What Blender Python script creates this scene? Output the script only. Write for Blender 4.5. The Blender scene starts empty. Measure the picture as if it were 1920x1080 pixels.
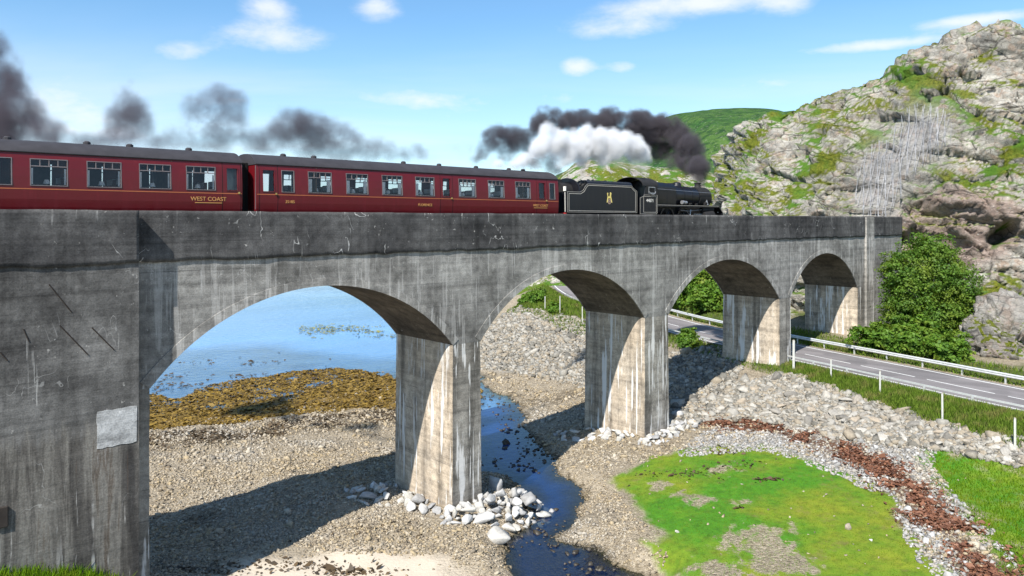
import bpy, math, random
import numpy as np
from mathutils import Vector, Matrix
S = bpy.context.scene
C = S.collection
rnd = random.Random(7)
RG = np.random.default_rng(11)

# ---------------------------------------------------------------- camera, world, sun, exposure
# Bridge frame: X runs along the viaduct, Y away from the viewer, sea level is Z = 0.
TH = math.radians(42.28)                     # heading of the camera, from +Y towards +X
CAMZ, FPX, HOR = 16.0, 1400.0, 413.0         # eye height, focal length (photo pixels), horizon row
cam = bpy.data.cameras.new('camera')
cam.lens = FPX / 1920 * 36.0
cam.shift_y = -(540 - HOR) / 1920
cam.clip_start, cam.clip_end = 0.5, 9000
co = bpy.data.objects.new('camera', cam); C.objects.link(co)
co.location = (0, 0, CAMZ); co.rotation_euler = (math.radians(90), 0, -TH)
S.camera = co
SUNV = Vector((2.6, 1.0, -3.0)).normalized()  # the way sunlight travels
EL = math.asin(-SUNV.z); AZ = math.atan2(-SUNV.x, -SUNV.y)
w = bpy.data.worlds.new('World'); S.world = w; w.use_nodes = True
sl = bpy.data.lights.new('sun', 'SUN'); sl.energy = 5.0; sl.angle = math.radians(0.5); sl.color = (1, .955, .88)
so = bpy.data.objects.new('sun', sl); C.objects.link(so)
so.rotation_euler = SUNV.to_track_quat('-Z', 'Y').to_euler(); so.location = (-40, -20, 60)
V = S.view_settings
V.view_transform = 'Standard'; V.look = 'None'; V.gamma = 1; V.use_curve_mapping = False
V.exposure = 0.75
S.cycles.use_denoising = True
S.cycles.max_bounces = 8; S.cycles.diffuse_bounces = 3; S.cycles.glossy_bounces = 3
S.cycles.transmission_bounces = 4; S.cycles.transparent_max_bounces = 12; S.cycles.volume_bounces = 3
S.cycles.volume_step_rate = 1.0; S.cycles.volume_max_steps = 256

# ---------------------------------------------------------------- small node language
class NT:
    def __init__(s, tree): s.t = tree
    def n(s, typ, props=None, **inp):
        nd = s.t.nodes.new(typ)
        for k, v in (props or {}).items(): setattr(nd, k, v)
        for k, v in inp.items(): s.set(nd, k, v)
        return nd
    def set(s, nd, k, v):
        if k[0] == 'i' and k[1:].isdigit(): sock = nd.inputs[int(k[1:])]
        else: sock = nd.inputs[k.replace('_', ' ')]
        if isinstance(v, bpy.types.NodeSocket): s.t.links.new(v, sock)
        else:
            if sock.type == 'RGBA' and not isinstance(v, (int, float)) and len(v) == 3: v = (*v, 1)
            sock.default_value = v
    def link(s, a, b): s.t.links.new(a, b)
    def coord(s, which='Object'): return s.n('ShaderNodeTexCoord').outputs[which]
    def map(s, vec, scale=(1, 1, 1), rot=(0, 0, 0), loc=(0, 0, 0)):
        return s.n('ShaderNodeMapping', Vector=vec, Scale=scale, Rotation=rot, Location=loc).outputs[0]
    def noise(s, vec, scale, detail=4, rough=.55, dist=0, out=0):
        return s.n('ShaderNodeTexNoise', Vector=vec, Scale=scale, Detail=detail, Roughness=rough, Distortion=dist).outputs[out]
    def voro(s, vec, scale, feature='F1', out=0, rand=1.0):
        return s.n('ShaderNodeTexVoronoi', {'feature': feature}, Vector=vec, Scale=scale, Randomness=rand).outputs[out]
    def ramp(s, f, stops, interp='LINEAR'):
        nd = s.n('ShaderNodeValToRGB', Fac=f); r = nd.color_ramp; r.interpolation = interp
        while len(r.elements) < len(stops): r.elements.new(.5)
        for e, (p, c) in zip(r.elements, stops):
            e.position = p; e.color = (c, c, c, 1) if isinstance(c, (int, float)) else (*c, 1)
        return nd.outputs[0]
    def mr(s, f, a, b, c=0., d=1., smooth=False):
        nd = s.n('ShaderNodeMapRange', {'interpolation_type': 'SMOOTHSTEP' if smooth else 'LINEAR'})
        for i, v in enumerate((f, a, b, c, d)): s.set(nd, f'i{i}', v)
        return nd.outputs[0]
    def mix(s, f, a, b, mode='MIX'):
        nd = s.n('ShaderNodeMix', {'data_type': 'RGBA', 'blend_type': mode, 'clamp_factor': True})
        for i, v in ((0, f), (6, a), (7, b)): s.set(nd, f'i{i}', v)
        return nd.outputs[2]
    def m(s, op, a, b=0., c=0., clamp=False):
        nd = s.n('ShaderNodeMath', {'operation': op, 'use_clamp': clamp})
        for i, v in enumerate((a, b, c)): s.set(nd, f'i{i}', v)
        return nd.outputs[0]
    def attr(s, name, out=2): return s.n('ShaderNodeAttribute', {'attribute_name': name}).outputs[out]
    def bump(s, h, dist, strength=1.0, normal=None):
        nd = s.n('ShaderNodeBump', Height=h, Distance=dist, Strength=strength)
        if normal is not None: s.set(nd, 'Normal', normal)
        return nd.outputs[0]
    def sep(s, vec): return s.n('ShaderNodeSeparateXYZ', Vector=vec).outputs
def material(name, fn):
    m = bpy.data.materials.new(name); m.use_nodes = True
    t = m.node_tree; t.nodes.clear(); g = NT(t)
    out = t.nodes.new('ShaderNodeOutputMaterial'); g.out = out
    r = fn(g)
    if r is not None: t.links.new(r, out.inputs['Surface'])
    return m
def pbsdf(g, col, rough=.8, normal=None, spec=.3, metal=0., **kw):
    p = g.n('ShaderNodeBsdfPrincipled', Base_Color=col, Roughness=rough, Metallic=metal)
    p.inputs['Specular IOR Level'].default_value = spec
    if normal is not None: g.set(p, 'Normal', normal)
    for k, v in kw.items(): g.set(p, k, v)
    return p.outputs[0]
def plain(name, col, rough=.6, spec=.3, metal=0., var=.25, vs=3.0):
    def f(g):
        c = g.coord(); n = g.noise(c, vs, 5, .6)
        dark = tuple(x * (1 - var) for x in col); lite = tuple(min(1, x * (1 + var)) for x in col)
        return pbsdf(g, g.mix(g.ramp(n, [(.3, 0), (.7, 1)]), dark, lite), rough, None, spec, metal)
    return material(name, f)

# ---------------------------------------------------------------- world: clear sky with drifting clouds
def build_world():
    t = w.node_tree; t.nodes.clear(); g = NT(t)
    sky = g.n('ShaderNodeTexSky'); sky.sky_type = 'NISHITA'; sky.sun_disc = False
    sky.sun_elevation = EL; sky.sun_rotation = AZ % (2 * math.pi)
    sky.air_density = 1.0; sky.dust_density = .25; sky.ozone_density = 2.2; sky.altitude = 0
    d = g.coord('Generated'); x, y, z = g.sep(d)
    # broken fair-weather cloud on a flat layer far above
    zz = g.m('MAXIMUM', g.m('ADD', z, .10), .03)
    cv = g.n('ShaderNodeCombineXYZ', X=g.m('DIVIDE', x, zz), Y=g.m('DIVIDE', y, zz), Z=0.).outputs[0]
    cv = g.map(cv, rot=(0, 0, TH))
    wv = g.noise(g.map(d, (1, 1, 2.6)), 9.0, 7, .60, .35); wv2 = g.noise(g.map(d, (1, 1, 2.2)), 34.0, 5, .65, .2)
    tex = g.m('ADD', g.m('MULTIPLY', g.m('SUBTRACT', wv, .5), 1.25), g.m('MULTIPLY', g.m('SUBTRACT', wv2, .5), .6))
    # the clouds in view: heading from the camera axis, elevation, half sizes (degrees), density
    az = g.m('ARCTAN2', g.m('SUBTRACT', g.m('MULTIPLY', x, math.cos(TH)), g.m('MULTIPLY', y, math.sin(TH))), g.m('ADD', g.m('MULTIPLY', x, math.sin(TH)), g.m('MULTIPLY', y, math.cos(TH))))
    el = g.m('ARCSINE', z); field = None
    for ca, ce, ra, re, k in CLOUDS:
        da = g.m('DIVIDE', g.m('SUBTRACT', az, math.radians(ca)), math.radians(ra)); de = g.m('DIVIDE', g.m('SUBTRACT', el, math.radians(ce)), math.radians(re))
        q = g.m('MULTIPLY', g.m('EXPONENT', g.m('MULTIPLY', g.m('ADD', g.m('MULTIPLY', da, da), g.m('MULTIPLY', de, de)), -1.)), k * 1.25)
        field = q if field is None else g.m('ADD', field, q)
    rest = g.m('MULTIPLY', g.mr(g.noise(g.map(cv, (.5, 1, 1), loc=CLOUD_OFF), 1.0, 5, .55, .2), .48, .70, 0, .9, True), g.mr(g.m('ABSOLUTE', az), .62, .85, 0, 1, True))
    f = g.m('ADD', g.m('MAXIMUM', field, rest), g.m('MULTIPLY', tex, g.mr(g.m('MAXIMUM', field, rest), 0, .5, .12, 1.)))
    c = g.mr(f, .12, 1.25, 0, .86, True)
    veil = g.mr(g.noise(g.map(cv, (.35, .8, 1), loc=(7, 3, 0)), .9, 5, .6, .4), .36, .75, .28, .68, True)
    low = g.mr(z, .07, .27, 1, .05, True)
    c = g.m('MAXIMUM', c, g.m('MULTIPLY', veil, low), clamp=True)
    c = g.m('MULTIPLY', c, g.mr(z, -.02, .03, 0, 1, True))
    skyc = g.mix(1.0, sky.outputs[0], SKY_TINT, 'MULTIPLY')
    col = g.mix(c, skyc, CLOUD_COL)
    bg = g.n('ShaderNodeBackground', Color=col, Strength=SKY_STR).outputs[0]
    g.link(bg, g.n('ShaderNodeOutputWorld').inputs['Surface'])
SKY_STR = .090
SKY_TINT = (.80, 1.12, 1.25)
CLOUD_COL = (6.8, 7.0, 7.5)
CLOUD_OFF = (2.3, .4, 0)
CLOUDS = [(-18.0, 15.24, 1.84, 0.9, 0.85), (-10.32, 15.63, 1.84, 0.9, 0.75), (-17.82, 13.06, 3.89, 1.06, 0.85), (-23.72, 11.64, 2.46, 0.74, 0.5), (7.73, 14.22, 4.5, 0.82, 0.65), (13.26, 15.73, 6.14, 0.82, 0.9), (20.02, 15.06, 2.05, 0.82, 0.55), (5.1, 11.54, 1.47, 0.82, 0.9), (8.53, 11.54, 1.47, 0.65, 0.75), (-8.13, 9.16, 7.78, 0.9, 0.62), (3.68, 9.35, 2.87, 0.65, 0.4), (17.45, 9.59, 6.14, 0.98, 0.55), (26.24, 11.9, 5.73, 0.45, 0.75), (31.71, 12.84, 3.89, 0.45, 0.8), (27.22, 10.19, 4.5, 0.5, 0.28), (-21.09, 8.45, 3.68, 0.82, 0.3), (-30.96, 8.47, 5.32, 2.46, 0.45), (-28.5, 6.2, 8.19, 2.05, 0.5), (-4.09, 7.43, 4.91, 1.23, 0.4)]
build_world()

# ---------------------------------------------------------------- helpers: view geometry, objects, mesh building
def at(px, py, z):
    """ground point seen at a photo pixel, on the level z"""
    Z = (CAMZ - z) * FPX / (py - HOR); o = (px - 960) * Z / FPX
    return (math.sin(TH) * Z + math.cos(TH) * o, math.cos(TH) * Z - math.sin(TH) * o)
def along(px, Y):
    return Y * math.tan(math.atan((px - 960) / FPX) + TH)
def onplane(px, py, Y):
    X = along(px, Y); Z = math.sin(TH) * X + math.cos(TH) * Y
    return Vector((X, Y, CAMZ + (HOR - py) * Z / FPX)), Z
def project(P):
    Z = math.sin(TH) * P[:, 0] + math.cos(TH) * P[:, 1]; o = math.cos(TH) * P[:, 0] - math.sin(TH) * P[:, 1]
    Z = np.where(Z > .1, Z, .1)
    return 960 + FPX * o / Z, HOR - FPX * (P[:, 2] - CAMZ) / Z, Z
def empty(name, loc=(0, 0, 0), rot=(0, 0, 0)):
    o = bpy.data.objects.new(name, None); C.objects.link(o); o.location = loc; o.rotation_euler = rot
    o.empty_display_size = .3; return o
def tag(o, label=None, cat=None, group=None, kind=None):
    if label: o['label'] = label
    if cat: o['category'] = cat
    if group: o['group'] = group
    if kind: o['kind'] = kind
    return o
def link(name, me, parent=None, loc=(0, 0, 0)):
    o = bpy.data.objects.new(name, me); C.objects.link(o); o.location = loc
    if parent is not None: o.parent = parent
    return o
def mesh(name, verts, faces, mats=(), smooth=False, midx=None):
    """verts (N,3) array; faces: an (M,k) array or a list of such arrays / lists of tuples"""
    me = bpy.data.meshes.new(name)
    if isinstance(faces, np.ndarray) and len(faces) == 0: faces = np.zeros((1, 3), int); verts = np.zeros((3, 3))
    verts = np.asarray(verts, dtype=np.float32)
    if isinstance(faces, np.ndarray): faces = [faces]
    groups = []
    if isinstance(faces, list) and faces and isinstance(faces[0], np.ndarray): groups = faces
    else:
        d = {}
        order = []
        me.from_pydata([tuple(v) for v in verts.tolist()], [], faces)
        groups = None
    if groups is not None:
        lt = np.concatenate([np.full(len(g_), g_.shape[1], dtype=np.int32) for g_ in groups])
        vi = np.concatenate([g_.ravel() for g_ in groups]).astype(np.int32)
        ls = np.concatenate([[0], np.cumsum(lt)[:-1]]).astype(np.int32)
        me.vertices.add(len(verts)); me.vertices.foreach_set('co', verts.ravel())
        me.loops.add(len(vi)); me.loops.foreach_set('vertex_index', vi)
        me.polygons.add(len(lt)); me.polygons.foreach_set('loop_start', ls)
        me.update(calc_edges=True); me.validate()
    for m_ in mats: me.materials.append(m_)
    if midx is not None: me.polygons.foreach_set('material_index', np.asarray(midx, dtype=np.int32))
    if smooth: me.polygons.foreach_set('use_smooth', np.ones(len(me.polygons), dtype=bool))
    me.update()
    return me
def fattr(me, name, vals, domain='POINT'):
    if len(vals) == 0: return
    a = me.attributes.new(name, 'FLOAT', domain); a.data.foreach_set('value', np.asarray(vals, dtype=np.float32))
class MB:
    def __init__(s): s.v = []; s.f = []
    def add(s, vs, fs):
        b = len(s.v); s.v += [tuple(v) for v in vs]; s.f += [tuple(i + b for i in f) for f in fs]; return s
    def box(s, x0, x1, y0, y1, z0, z1):
        return s.add([(x0, y0, z0), (x1, y0, z0), (x1, y1, z0), (x0, y1, z0), (x0, y0, z1), (x1, y0, z1), (x1, y1, z1), (x0, y1, z1)],
                     [(0, 3, 2, 1), (4, 5, 6, 7), (0, 1, 5, 4), (1, 2, 6, 5), (2, 3, 7, 6), (3, 0, 4, 7)])
    def tube(s, path, r, n=6, cap=True):
        path = [Vector(p) for p in path]; vs = []; k = len(path)
        rs = r if isinstance(r, (list, tuple)) else [r] * k
        up = None
        for i, p in enumerate(path):
            d = (path[min(i + 1, k - 1)] - path[max(i - 1, 0)]).normalized()
            if up is None: up = Vector((0, 0, 1)) if abs(d.z) < .9 else Vector((1, 0, 0))
            a = d.cross(up).normalized(); b = a.cross(d); up = b
            for j in range(n):
                q = 2 * math.pi * j / n
                vs.append(p + (a * math.cos(q) + b * math.sin(q)) * rs[i])
        fs = [(i * n + j, i * n + (j + 1) % n, (i + 1) * n + (j + 1) % n, (i + 1) * n + j) for i in range(k - 1) for j in range(n)]
        if cap: fs += [tuple(range(n - 1, -1, -1)), tuple(range((k - 1) * n, k * n))]
        return s.add(vs, fs)
    def prism(s, prof, axis, a, b):
        """closed 2-D profile pushed along an axis from a to b: axis x takes (y,z), y takes (x,z), z takes (x,y)"""
        mk = {'x': lambda p, t: (t, p[0], p[1]), 'y': lambda p, t: (p[0], t, p[1]), 'z': lambda p, t: (p[0], p[1], t)}[axis]
        n = len(prof)
        vs = [mk(p, a) for p in prof] + [mk(p, b) for p in prof]
        fs = [(i, (i + 1) % n, n + (i + 1) % n, n + i) for i in range(n)] + [tuple(range(n - 1, -1, -1)), tuple(range(n, 2 * n))]
        return s.add(vs, fs)
    def build(s, name, m, parent=None, smooth=False, loc=(0, 0, 0), bevel=0, ang=None):
        import bmesh
        bm = bmesh.new(); vs = [bm.verts.new(v) for v in s.v]
        for f in s.f:
            try: bm.faces.new([vs[i] for i in f])
            except ValueError: pass
        bmesh.ops.recalc_face_normals(bm, faces=bm.faces[:])
        me = bpy.data.meshes.new(name); bm.to_mesh(me); bm.free()
        for x in (m if isinstance(m, (list, tuple)) else [m]): me.materials.append(x)
        if smooth:
            me.polygons.foreach_set('use_smooth', np.ones(len(me.polygons), dtype=bool))
            me.set_sharp_from_angle(angle=math.radians(ang or 35))
        o = link(name, me, parent, loc)
        if bevel:
            b = o.modifiers.new('bevel', 'BEVEL'); b.width = bevel; b.segments = 2; b.limit_method = 'ANGLE'
        return o
# numpy noise
def _h(i, j, k, s):
    with np.errstate(over='ignore'):
        x = (i.astype(np.int64) * 374761393 + j.astype(np.int64) * 668265263 + k.astype(np.int64) * 2147483647 + s * 974711).astype(np.uint32)
        x = (x ^ (x >> np.uint32(13))) * np.uint32(1274126177); x = (x ^ (x >> np.uint32(16))) * np.uint32(2246822519)
        x = x ^ (x >> np.uint32(13))
    return (x & np.uint32(0xffffff)).astype(np.float64) / 0xffffff
def vnoise(P, s=0):
    I = np.floor(P).astype(np.int64); f = P - I; u = f * f * f * (f * (f * 6 - 15) + 10)
    r = 0
    for a in (0, 1):
        for b in (0, 1):
            for c in (0, 1):
                wgt = (u[:, 0] if a else 1 - u[:, 0]) * (u[:, 1] if b else 1 - u[:, 1]) * (u[:, 2] if c else 1 - u[:, 2])
                r = r + wgt * _h(I[:, 0] + a, I[:, 1] + b, I[:, 2] + c, s)
    return r
def fbm(P, octs=4, s=0, gain=.5):
    r = 0; a = 1; tot = 0
    for o in range(octs):
        r = r + a * vnoise(P * (2.03 ** o) + 17.3 * o, s + o); tot += a; a *= gain
    return r / tot
def voronoi(P, s=0, full=False):
    """F1, F2 and a random number for the nearest cell; with full, also the offset from the cell's seed and two more random numbers"""
    I = np.floor(P).astype(np.int64); n = len(P)
    d1 = np.full(n, 9.); d2 = np.full(n, 9.); cid = np.zeros(n); off = np.zeros((n, 3)); ra = np.zeros(n); rb = np.zeros(n)
    for a in (-1, 0, 1):
        for b in (-1, 0, 1):
            for c in (-1, 0, 1):
                i, j, k = I[:, 0] + a, I[:, 1] + b, I[:, 2] + c
                dx = i + _h(i, j, k, s) - P[:, 0]; dy = j + _h(i, j, k, s + 1) - P[:, 1]; dz = k + _h(i, j, k, s + 2) - P[:, 2]
                d = dx * dx + dy * dy + dz * dz; new = d < d1
                d2 = np.where(new, d1, np.minimum(d2, d)); cid = np.where(new, _h(i, j, k, s + 3), cid); d1 = np.where(new, d, d1)
                if full:
                    off = np.where(new[:, None], -np.stack([dx, dy, dz], 1), off); ra = np.where(new, _h(i, j, k, s + 4), ra); rb = np.where(new, _h(i, j, k, s + 5), rb)
    if full: return np.sqrt(d1), np.sqrt(d2), cid, off, ra, rb
    return np.sqrt(d1), np.sqrt(d2), cid
def slabs(P, s, step, tilt, groove, gw):
    """broken rock: every cell a flat face of its own height and tilt, parted by narrow joints"""
    f1, f2, c, o, ra, rb = voronoi(P, s, True)
    return (c - .5) * step + (o[:, 0] * (ra - .5) + o[:, 1] * (rb - .5) + o[:, 2] * (c * 7.31 % 1 - .35)) * 2 * tilt - groove * np.exp(-((f2 - f1) / gw) ** 2)
def sstep(a, b, x):
    t = np.clip((x - a) / (b - a), 0, 1); return t * t * (3 - 2 * t)
def polysd(X, Y, poly):
    """signed distance to a polygon, positive inside"""
    n = len(poly); best = np.full(X.shape, 1e9); ins = np.zeros(X.shape, dtype=bool)
    for i in range(n):
        x0, y0 = poly[i]; x1, y1 = poly[(i + 1) % n]
        ex, ey = x1 - x0, y1 - y0; L = ex * ex + ey * ey + 1e-9
        t = np.clip(((X - x0) * ex + (Y - y0) * ey) / L, 0, 1)
        best = np.minimum(best, (X - x0 - t * ex) ** 2 + (Y - y0 - t * ey) ** 2)
        cond = ((y0 > Y) != (y1 > Y)) & (X < (x1 - x0) * (Y - y0) / (y1 - y0 + 1e-12) + x0)
        ins ^= cond
    return np.where(ins, 1, -1) * np.sqrt(best)
def linedist(X, Y, line):
    """distance to an open polyline and the position along it (0..n-1)"""
    best = np.full(X.shape, 1e9); pos = np.zeros(X.shape); side = np.zeros(X.shape)
    for i in range(len(line) - 1):
        x0, y0 = line[i][:2]; x1, y1 = line[i + 1][:2]
        ex, ey = x1 - x0, y1 - y0; L = ex * ex + ey * ey
        t = np.clip(((X - x0) * ex + (Y - y0) * ey) / L, 0, 1)
        d = (X - x0 - t * ex) ** 2 + (Y - y0 - t * ey) ** 2
        new = d < best; best = np.where(new, d, best); pos = np.where(new, i + t, pos)
        side = np.where(new, np.sign((X - x0) * ey - (Y - y0) * ex), side)
    return np.sqrt(best), pos, side
def spline(pts, per=8):
    P = [Vector(p) for p in pts]; out = []
    for i in range(len(P) - 1):
        a = P[max(i - 1, 0)]; b = P[i]; c = P[i + 1]; d = P[min(i + 2, len(P) - 1)]
        for k in range(per):
            t = k / per
            out.append(.5 * ((2 * b) + (c - a) * t + (2 * a - 5 * b + 4 * c - d) * t * t + (3 * b - a - 3 * c + d) * t ** 3))
    return out + [P[-1]]
# ---------------------------------------------------------------- materials
def concrete(name, dark, lite, white=.0, wz=(0, 30), tan=0., crack=0., rust=0., dk=.5, tanc=(.40, .33, .25), base=0., wcol=(.62, .60, .57)):
    def f(g):
        c = g.coord(); z = g.sep(c)[2]
        warp = g.noise(c, .8, 3, .6, out=1)
        cw = g.mix(.06, c, warp)
        bl = g.ramp(g.noise(c, .33, 5, .62), [(.32, 0), (.68, 1)])
        col = g.mix(bl, dark, lite)
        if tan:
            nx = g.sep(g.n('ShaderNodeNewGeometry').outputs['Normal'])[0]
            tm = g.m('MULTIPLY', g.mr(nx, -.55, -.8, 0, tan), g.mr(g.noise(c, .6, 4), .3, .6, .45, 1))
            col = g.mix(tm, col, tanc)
        board = g.noise(g.map(c, (.10, .10, 3.4)), 1.0, 4, .6)
        col = g.mix(.75, col, g.ramp(board, [(.28, .55), (.5, 1), (.75, 1.25)]), 'MULTIPLY')
        med = g.noise(c, 2.6, 6, .65)
        col = g.mix(.8, col, g.ramp(med, [(.28, .5), (.5, .95), (.72, 1.35)]), 'MULTIPLY')
        grit = g.noise(c, 17, 4, .7)
        col = g.mix(.55, col, g.ramp(grit, [(.3, .45), (.5, 1), (.7, 1.5)]), 'MULTIPLY')
        st = g.noise(g.map(cw, (1.5, 1.5, .075)), 1.0, 6, .62)
        col = g.mix(dk, col, g.ramp(st, [(.36, .35), (.52, 1), (.68, 1.18)]), 'MULTIPLY')
        # thin level shutter joints
        jz = g.m('ABSOLUTE', g.m('SUBTRACT', g.m('FRACT', g.m('ADD', g.m('MULTIPLY', z, .82), g.m('MULTIPLY', g.noise(c, .4, 2), .12))), .5))
        jl = g.m('MULTIPLY', g.mr(jz, .0, .022, .55, 0), g.mr(g.noise(c, .5, 3), .48, .6))
        col = g.mix(jl, col, (.03, .03, .03))
        # pale flaking spots
        sp = g.m('MULTIPLY', g.mr(g.noise(c, 4.5, 4, .6), .66, .70), g.mr(g.noise(c, .55, 3), .45, .65))
        col = g.mix(g.m('MULTIPLY', sp, .7), col, (.50, .48, .45))
        if base:
            zb = g.m('ADD', z, g.m('MULTIPLY', g.m('SUBTRACT', g.noise(g.map(c, (2.0, 2.0, .02)), 1.0, 4, .7), .5), 3.2))
            bm = g.mr(zb, 8.6, 7.9)
            sc = g.ramp(g.noise(g.map(cw, (1.5, 1.5, .12), loc=(3, 7, 1)), 1.0, 6, .66, .4), [(.36, (.035, .032, .030)), (.47, (.11, .10, .088)), (.55, (.22, .205, .18)), (.62, (.10, .075, .055)), (.70, (.34, .33, .31))])
            col = g.mix(g.m('MULTIPLY', bm, base), col, g.mix(.6, g.mix(.5, sc, g.ramp(med, [(.3, .55), (.5, 1), (.7, 1.3)]), 'MULTIPLY'), g.ramp(grit, [(.3, .5), (.7, 1.4)]), 'MULTIPLY'))
        if white:
            wn = g.noise(g.map(cw, (4.2, 4.2, .16), loc=(5, 2, 0)), 1.0, 5, .62)
            thr = g.mr(g.noise(g.map(c, (.9, .9, .22)), 1.0, 4, .6), .34, .66, .68, .47)
            wm = g.mr(g.m('SUBTRACT', wn, thr), 0, .035)
            zm = g.m('MULTIPLY', g.mr(z, wz[0], wz[0] + .8), g.mr(g.m('ADD', z, g.m('MULTIPLY', g.noise(g.map(c, (2.2, 2.2, .05)), 1.0, 3), 5.)), wz[1] + 3.5, wz[1] + 1.5))
            col = g.mix(g.m('MULTIPLY', g.m('MULTIPLY', wm, zm), white), col, wcol)
        if rust:
            rn = g.noise(g.map(cw, (1.3, 1.3, .09), loc=(1, 9, 0)), 1.0, 4, .6)
            rm = g.m('MULTIPLY', g.mr(rn, .60, .66), g.mr(z, 8.9, 7.9))
            col = g.mix(g.m('MULTIPLY', rm, rust), col, (.16, .09, .05))
        if crack:
            cr = g.m('ABSOLUTE', g.m('SUBTRACT', g.noise(g.map(c, (1, 1, .55)), .75, 3, .5, .6), .5))
            cm = g.m('MULTIPLY', g.mr(cr, .001, .0045, 1, 0), g.mr(g.noise(c, .6, 2, out=0), .54, .62))
            col = g.mix(g.m('MULTIPLY', cm, crack), col, (.55, .54, .52))
            dn = g.m('MULTIPLY', g.mr(g.noise(g.map(cw, (5.0, 5.0, .35)), 1.0, 3, .5), .66, .72), g.mr(g.noise(c, .7, 3), .45, .62))
            col = g.mix(g.m('MULTIPLY', dn, .75), col, (.48, .47, .45))
        h = g.m('ADD', g.m('MULTIPLY', med, .5), g.m('ADD', g.m('MULTIPLY', grit, .35), g.m('MULTIPLY', board, .7)))
        return pbsdf(g, col, .9, g.bump(h, .035, .8), .2)
    return material(name, f)
M = {}
M['parapet'] = concrete('weathered_parapet_concrete', (.038, .037, .038), (.130, .126, .123), crack=.9, dk=.55)
M['spandrel'] = concrete('spandrel_concrete', (.13, .123, .113), (.345, .332, .308), white=.25, wz=(6, 15), crack=.3, dk=.35)
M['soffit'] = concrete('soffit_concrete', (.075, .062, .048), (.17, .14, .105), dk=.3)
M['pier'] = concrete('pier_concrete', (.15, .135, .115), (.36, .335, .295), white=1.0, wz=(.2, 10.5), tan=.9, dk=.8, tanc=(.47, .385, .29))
M['abut'] = concrete('abutment_concrete', (.060, .058, .056), (.205, .198, .188), white=.9, wz=(2.4, 4.2), rust=.6, crack=.3, base=.8)
M['ring'] = concrete('arch_ring_concrete', (.17, .162, .148), (.38, .362, .335), white=.4, wz=(6, 15))
M['pilaster'] = concrete('pilaster_concrete', (.22, .21, .19), (.42, .40, .37), white=1., wz=(3, 15))
M['patch'] = concrete('repair_mortar', (.34, .34, .335), (.50, .50, .495), dk=.15)
M['iron'] = plain('rusty_iron', (.035, .028, .024), .7, .3)
M['rail'] = plain('rail_steel', (.10, .075, .06), .45, .5, .6)
def f_ballast(g):
    c = g.coord(); v = g.voro(c, 9, out=1)
    return pbsdf(g, g.mix(g.sep(v)[0], (.10, .09, .08), (.24, .22, .20)), .95, g.bump(g.voro(c, 9), .08))
M['ballast'] = material('ballast', f_ballast)

# ---------------------------------------------------------------- viaduct
ARCH = [(9.2, 24.25), (26.1, 40.6), (43.2, 58.85), (60.7, 74.15)]
YF, YB, ZS, ZC, ZP, ZT = 31.3, 36.65, 9.4, 13.0, 14.4, 16.38
XR = 85.2
def soffit(a, b, n=48):
    h = (b - a) / 2; r = ZC - ZS; R_ = (h * h + r * r) / (2 * r); cx = (a + b) / 2; cz = ZC - R_
    t = math.asin(h / R_)
    return [(cx + R_ * math.sin(-t + 2 * t * i / n), cz + R_ * math.cos(-t + 2 * t * i / n)) for i in range(n + 1)], R_, cx, cz, t
via = tag(empty('viaduct', (46, 34.3, 0)), 'long grey concrete railway viaduct of round arches carrying the steam train', 'viaduct')
def under(o, p):  # keep world placement while parenting
    o.parent = p; o.matrix_parent_inverse = Matrix.Translation(-p.location); return o
def vb(mb, name, m, **k): return under(mb.build(name, m, None, **k), via)
# spandrel walls, one span each (from the middle of one pier to the middle of the next)
for i, (a, b) in enumerate(ARCH):
    pl = 8.3 if i == 0 else (ARCH[i - 1][1] + a) / 2
    pr = 75.4 if i == 3 else (b + ARCH[i + 1][0]) / 2
    cur = soffit(a, b)[0]
    bot = [(pl, ZS)] + cur + [(pr, ZS)]
    n = len(bot); vs = []; fs = []
    for y in (YF, YB):
        vs += [(x, y, z) for x, z in bot] + [(x, y, ZP) for x, z in bot]
    for k in range(n - 1):
        fs.append((k, k + 1, n + k + 1, n + k)); fs.append((2 * n + k + 1, 2 * n + k, 3 * n + k, 3 * n + k + 1))
    mb = MB(); mb.add(vs, fs)
    mb.add([(pl, YF, ZP), (pr, YF, ZP), (pr, YB, ZP), (pl, YB, ZP)], [(0, 1, 2, 3)])
    vb(mb, 'spandrel_wall', M['spandrel'])
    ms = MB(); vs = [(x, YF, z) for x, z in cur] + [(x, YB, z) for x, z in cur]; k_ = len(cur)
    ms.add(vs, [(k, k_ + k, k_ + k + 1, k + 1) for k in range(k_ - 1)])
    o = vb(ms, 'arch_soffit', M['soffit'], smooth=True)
    # raised ring along the edge of the arch, both faces
    for y0, y1 in ((YF - .03, YF + .05), (YB - .05, YB + .03)):
        _, R_, cx, cz, t = soffit(a, b); mr_ = MB(); N = 56; vs = []; fs = []
        for q in range(N + 1):
            an = -t * 1.0 + 2 * t * q / N
            th = .34 + .10 * (abs(an) / t) ** 2
            for rr, yy in ((R_ - .02, y0), (R_ + th, y0), (R_ + th, y1), (R_ - .02, y1)):
                vs.append((cx + rr * math.sin(an), yy, cz + rr * math.cos(an)))
        for q in range(N):
            for j in range(4): fs.append((q * 4 + j, q * 4 + (j + 1) % 4, q * 4 + 4 + (j + 1) % 4, q * 4 + 4 + j))
        fs += [(0, 1, 2, 3), (N * 4 + 3, N * 4 + 2, N * 4 + 1, N * 4)]
        vb(mr_.add(vs, fs), 'arch_ring', M['ring'])
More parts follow.
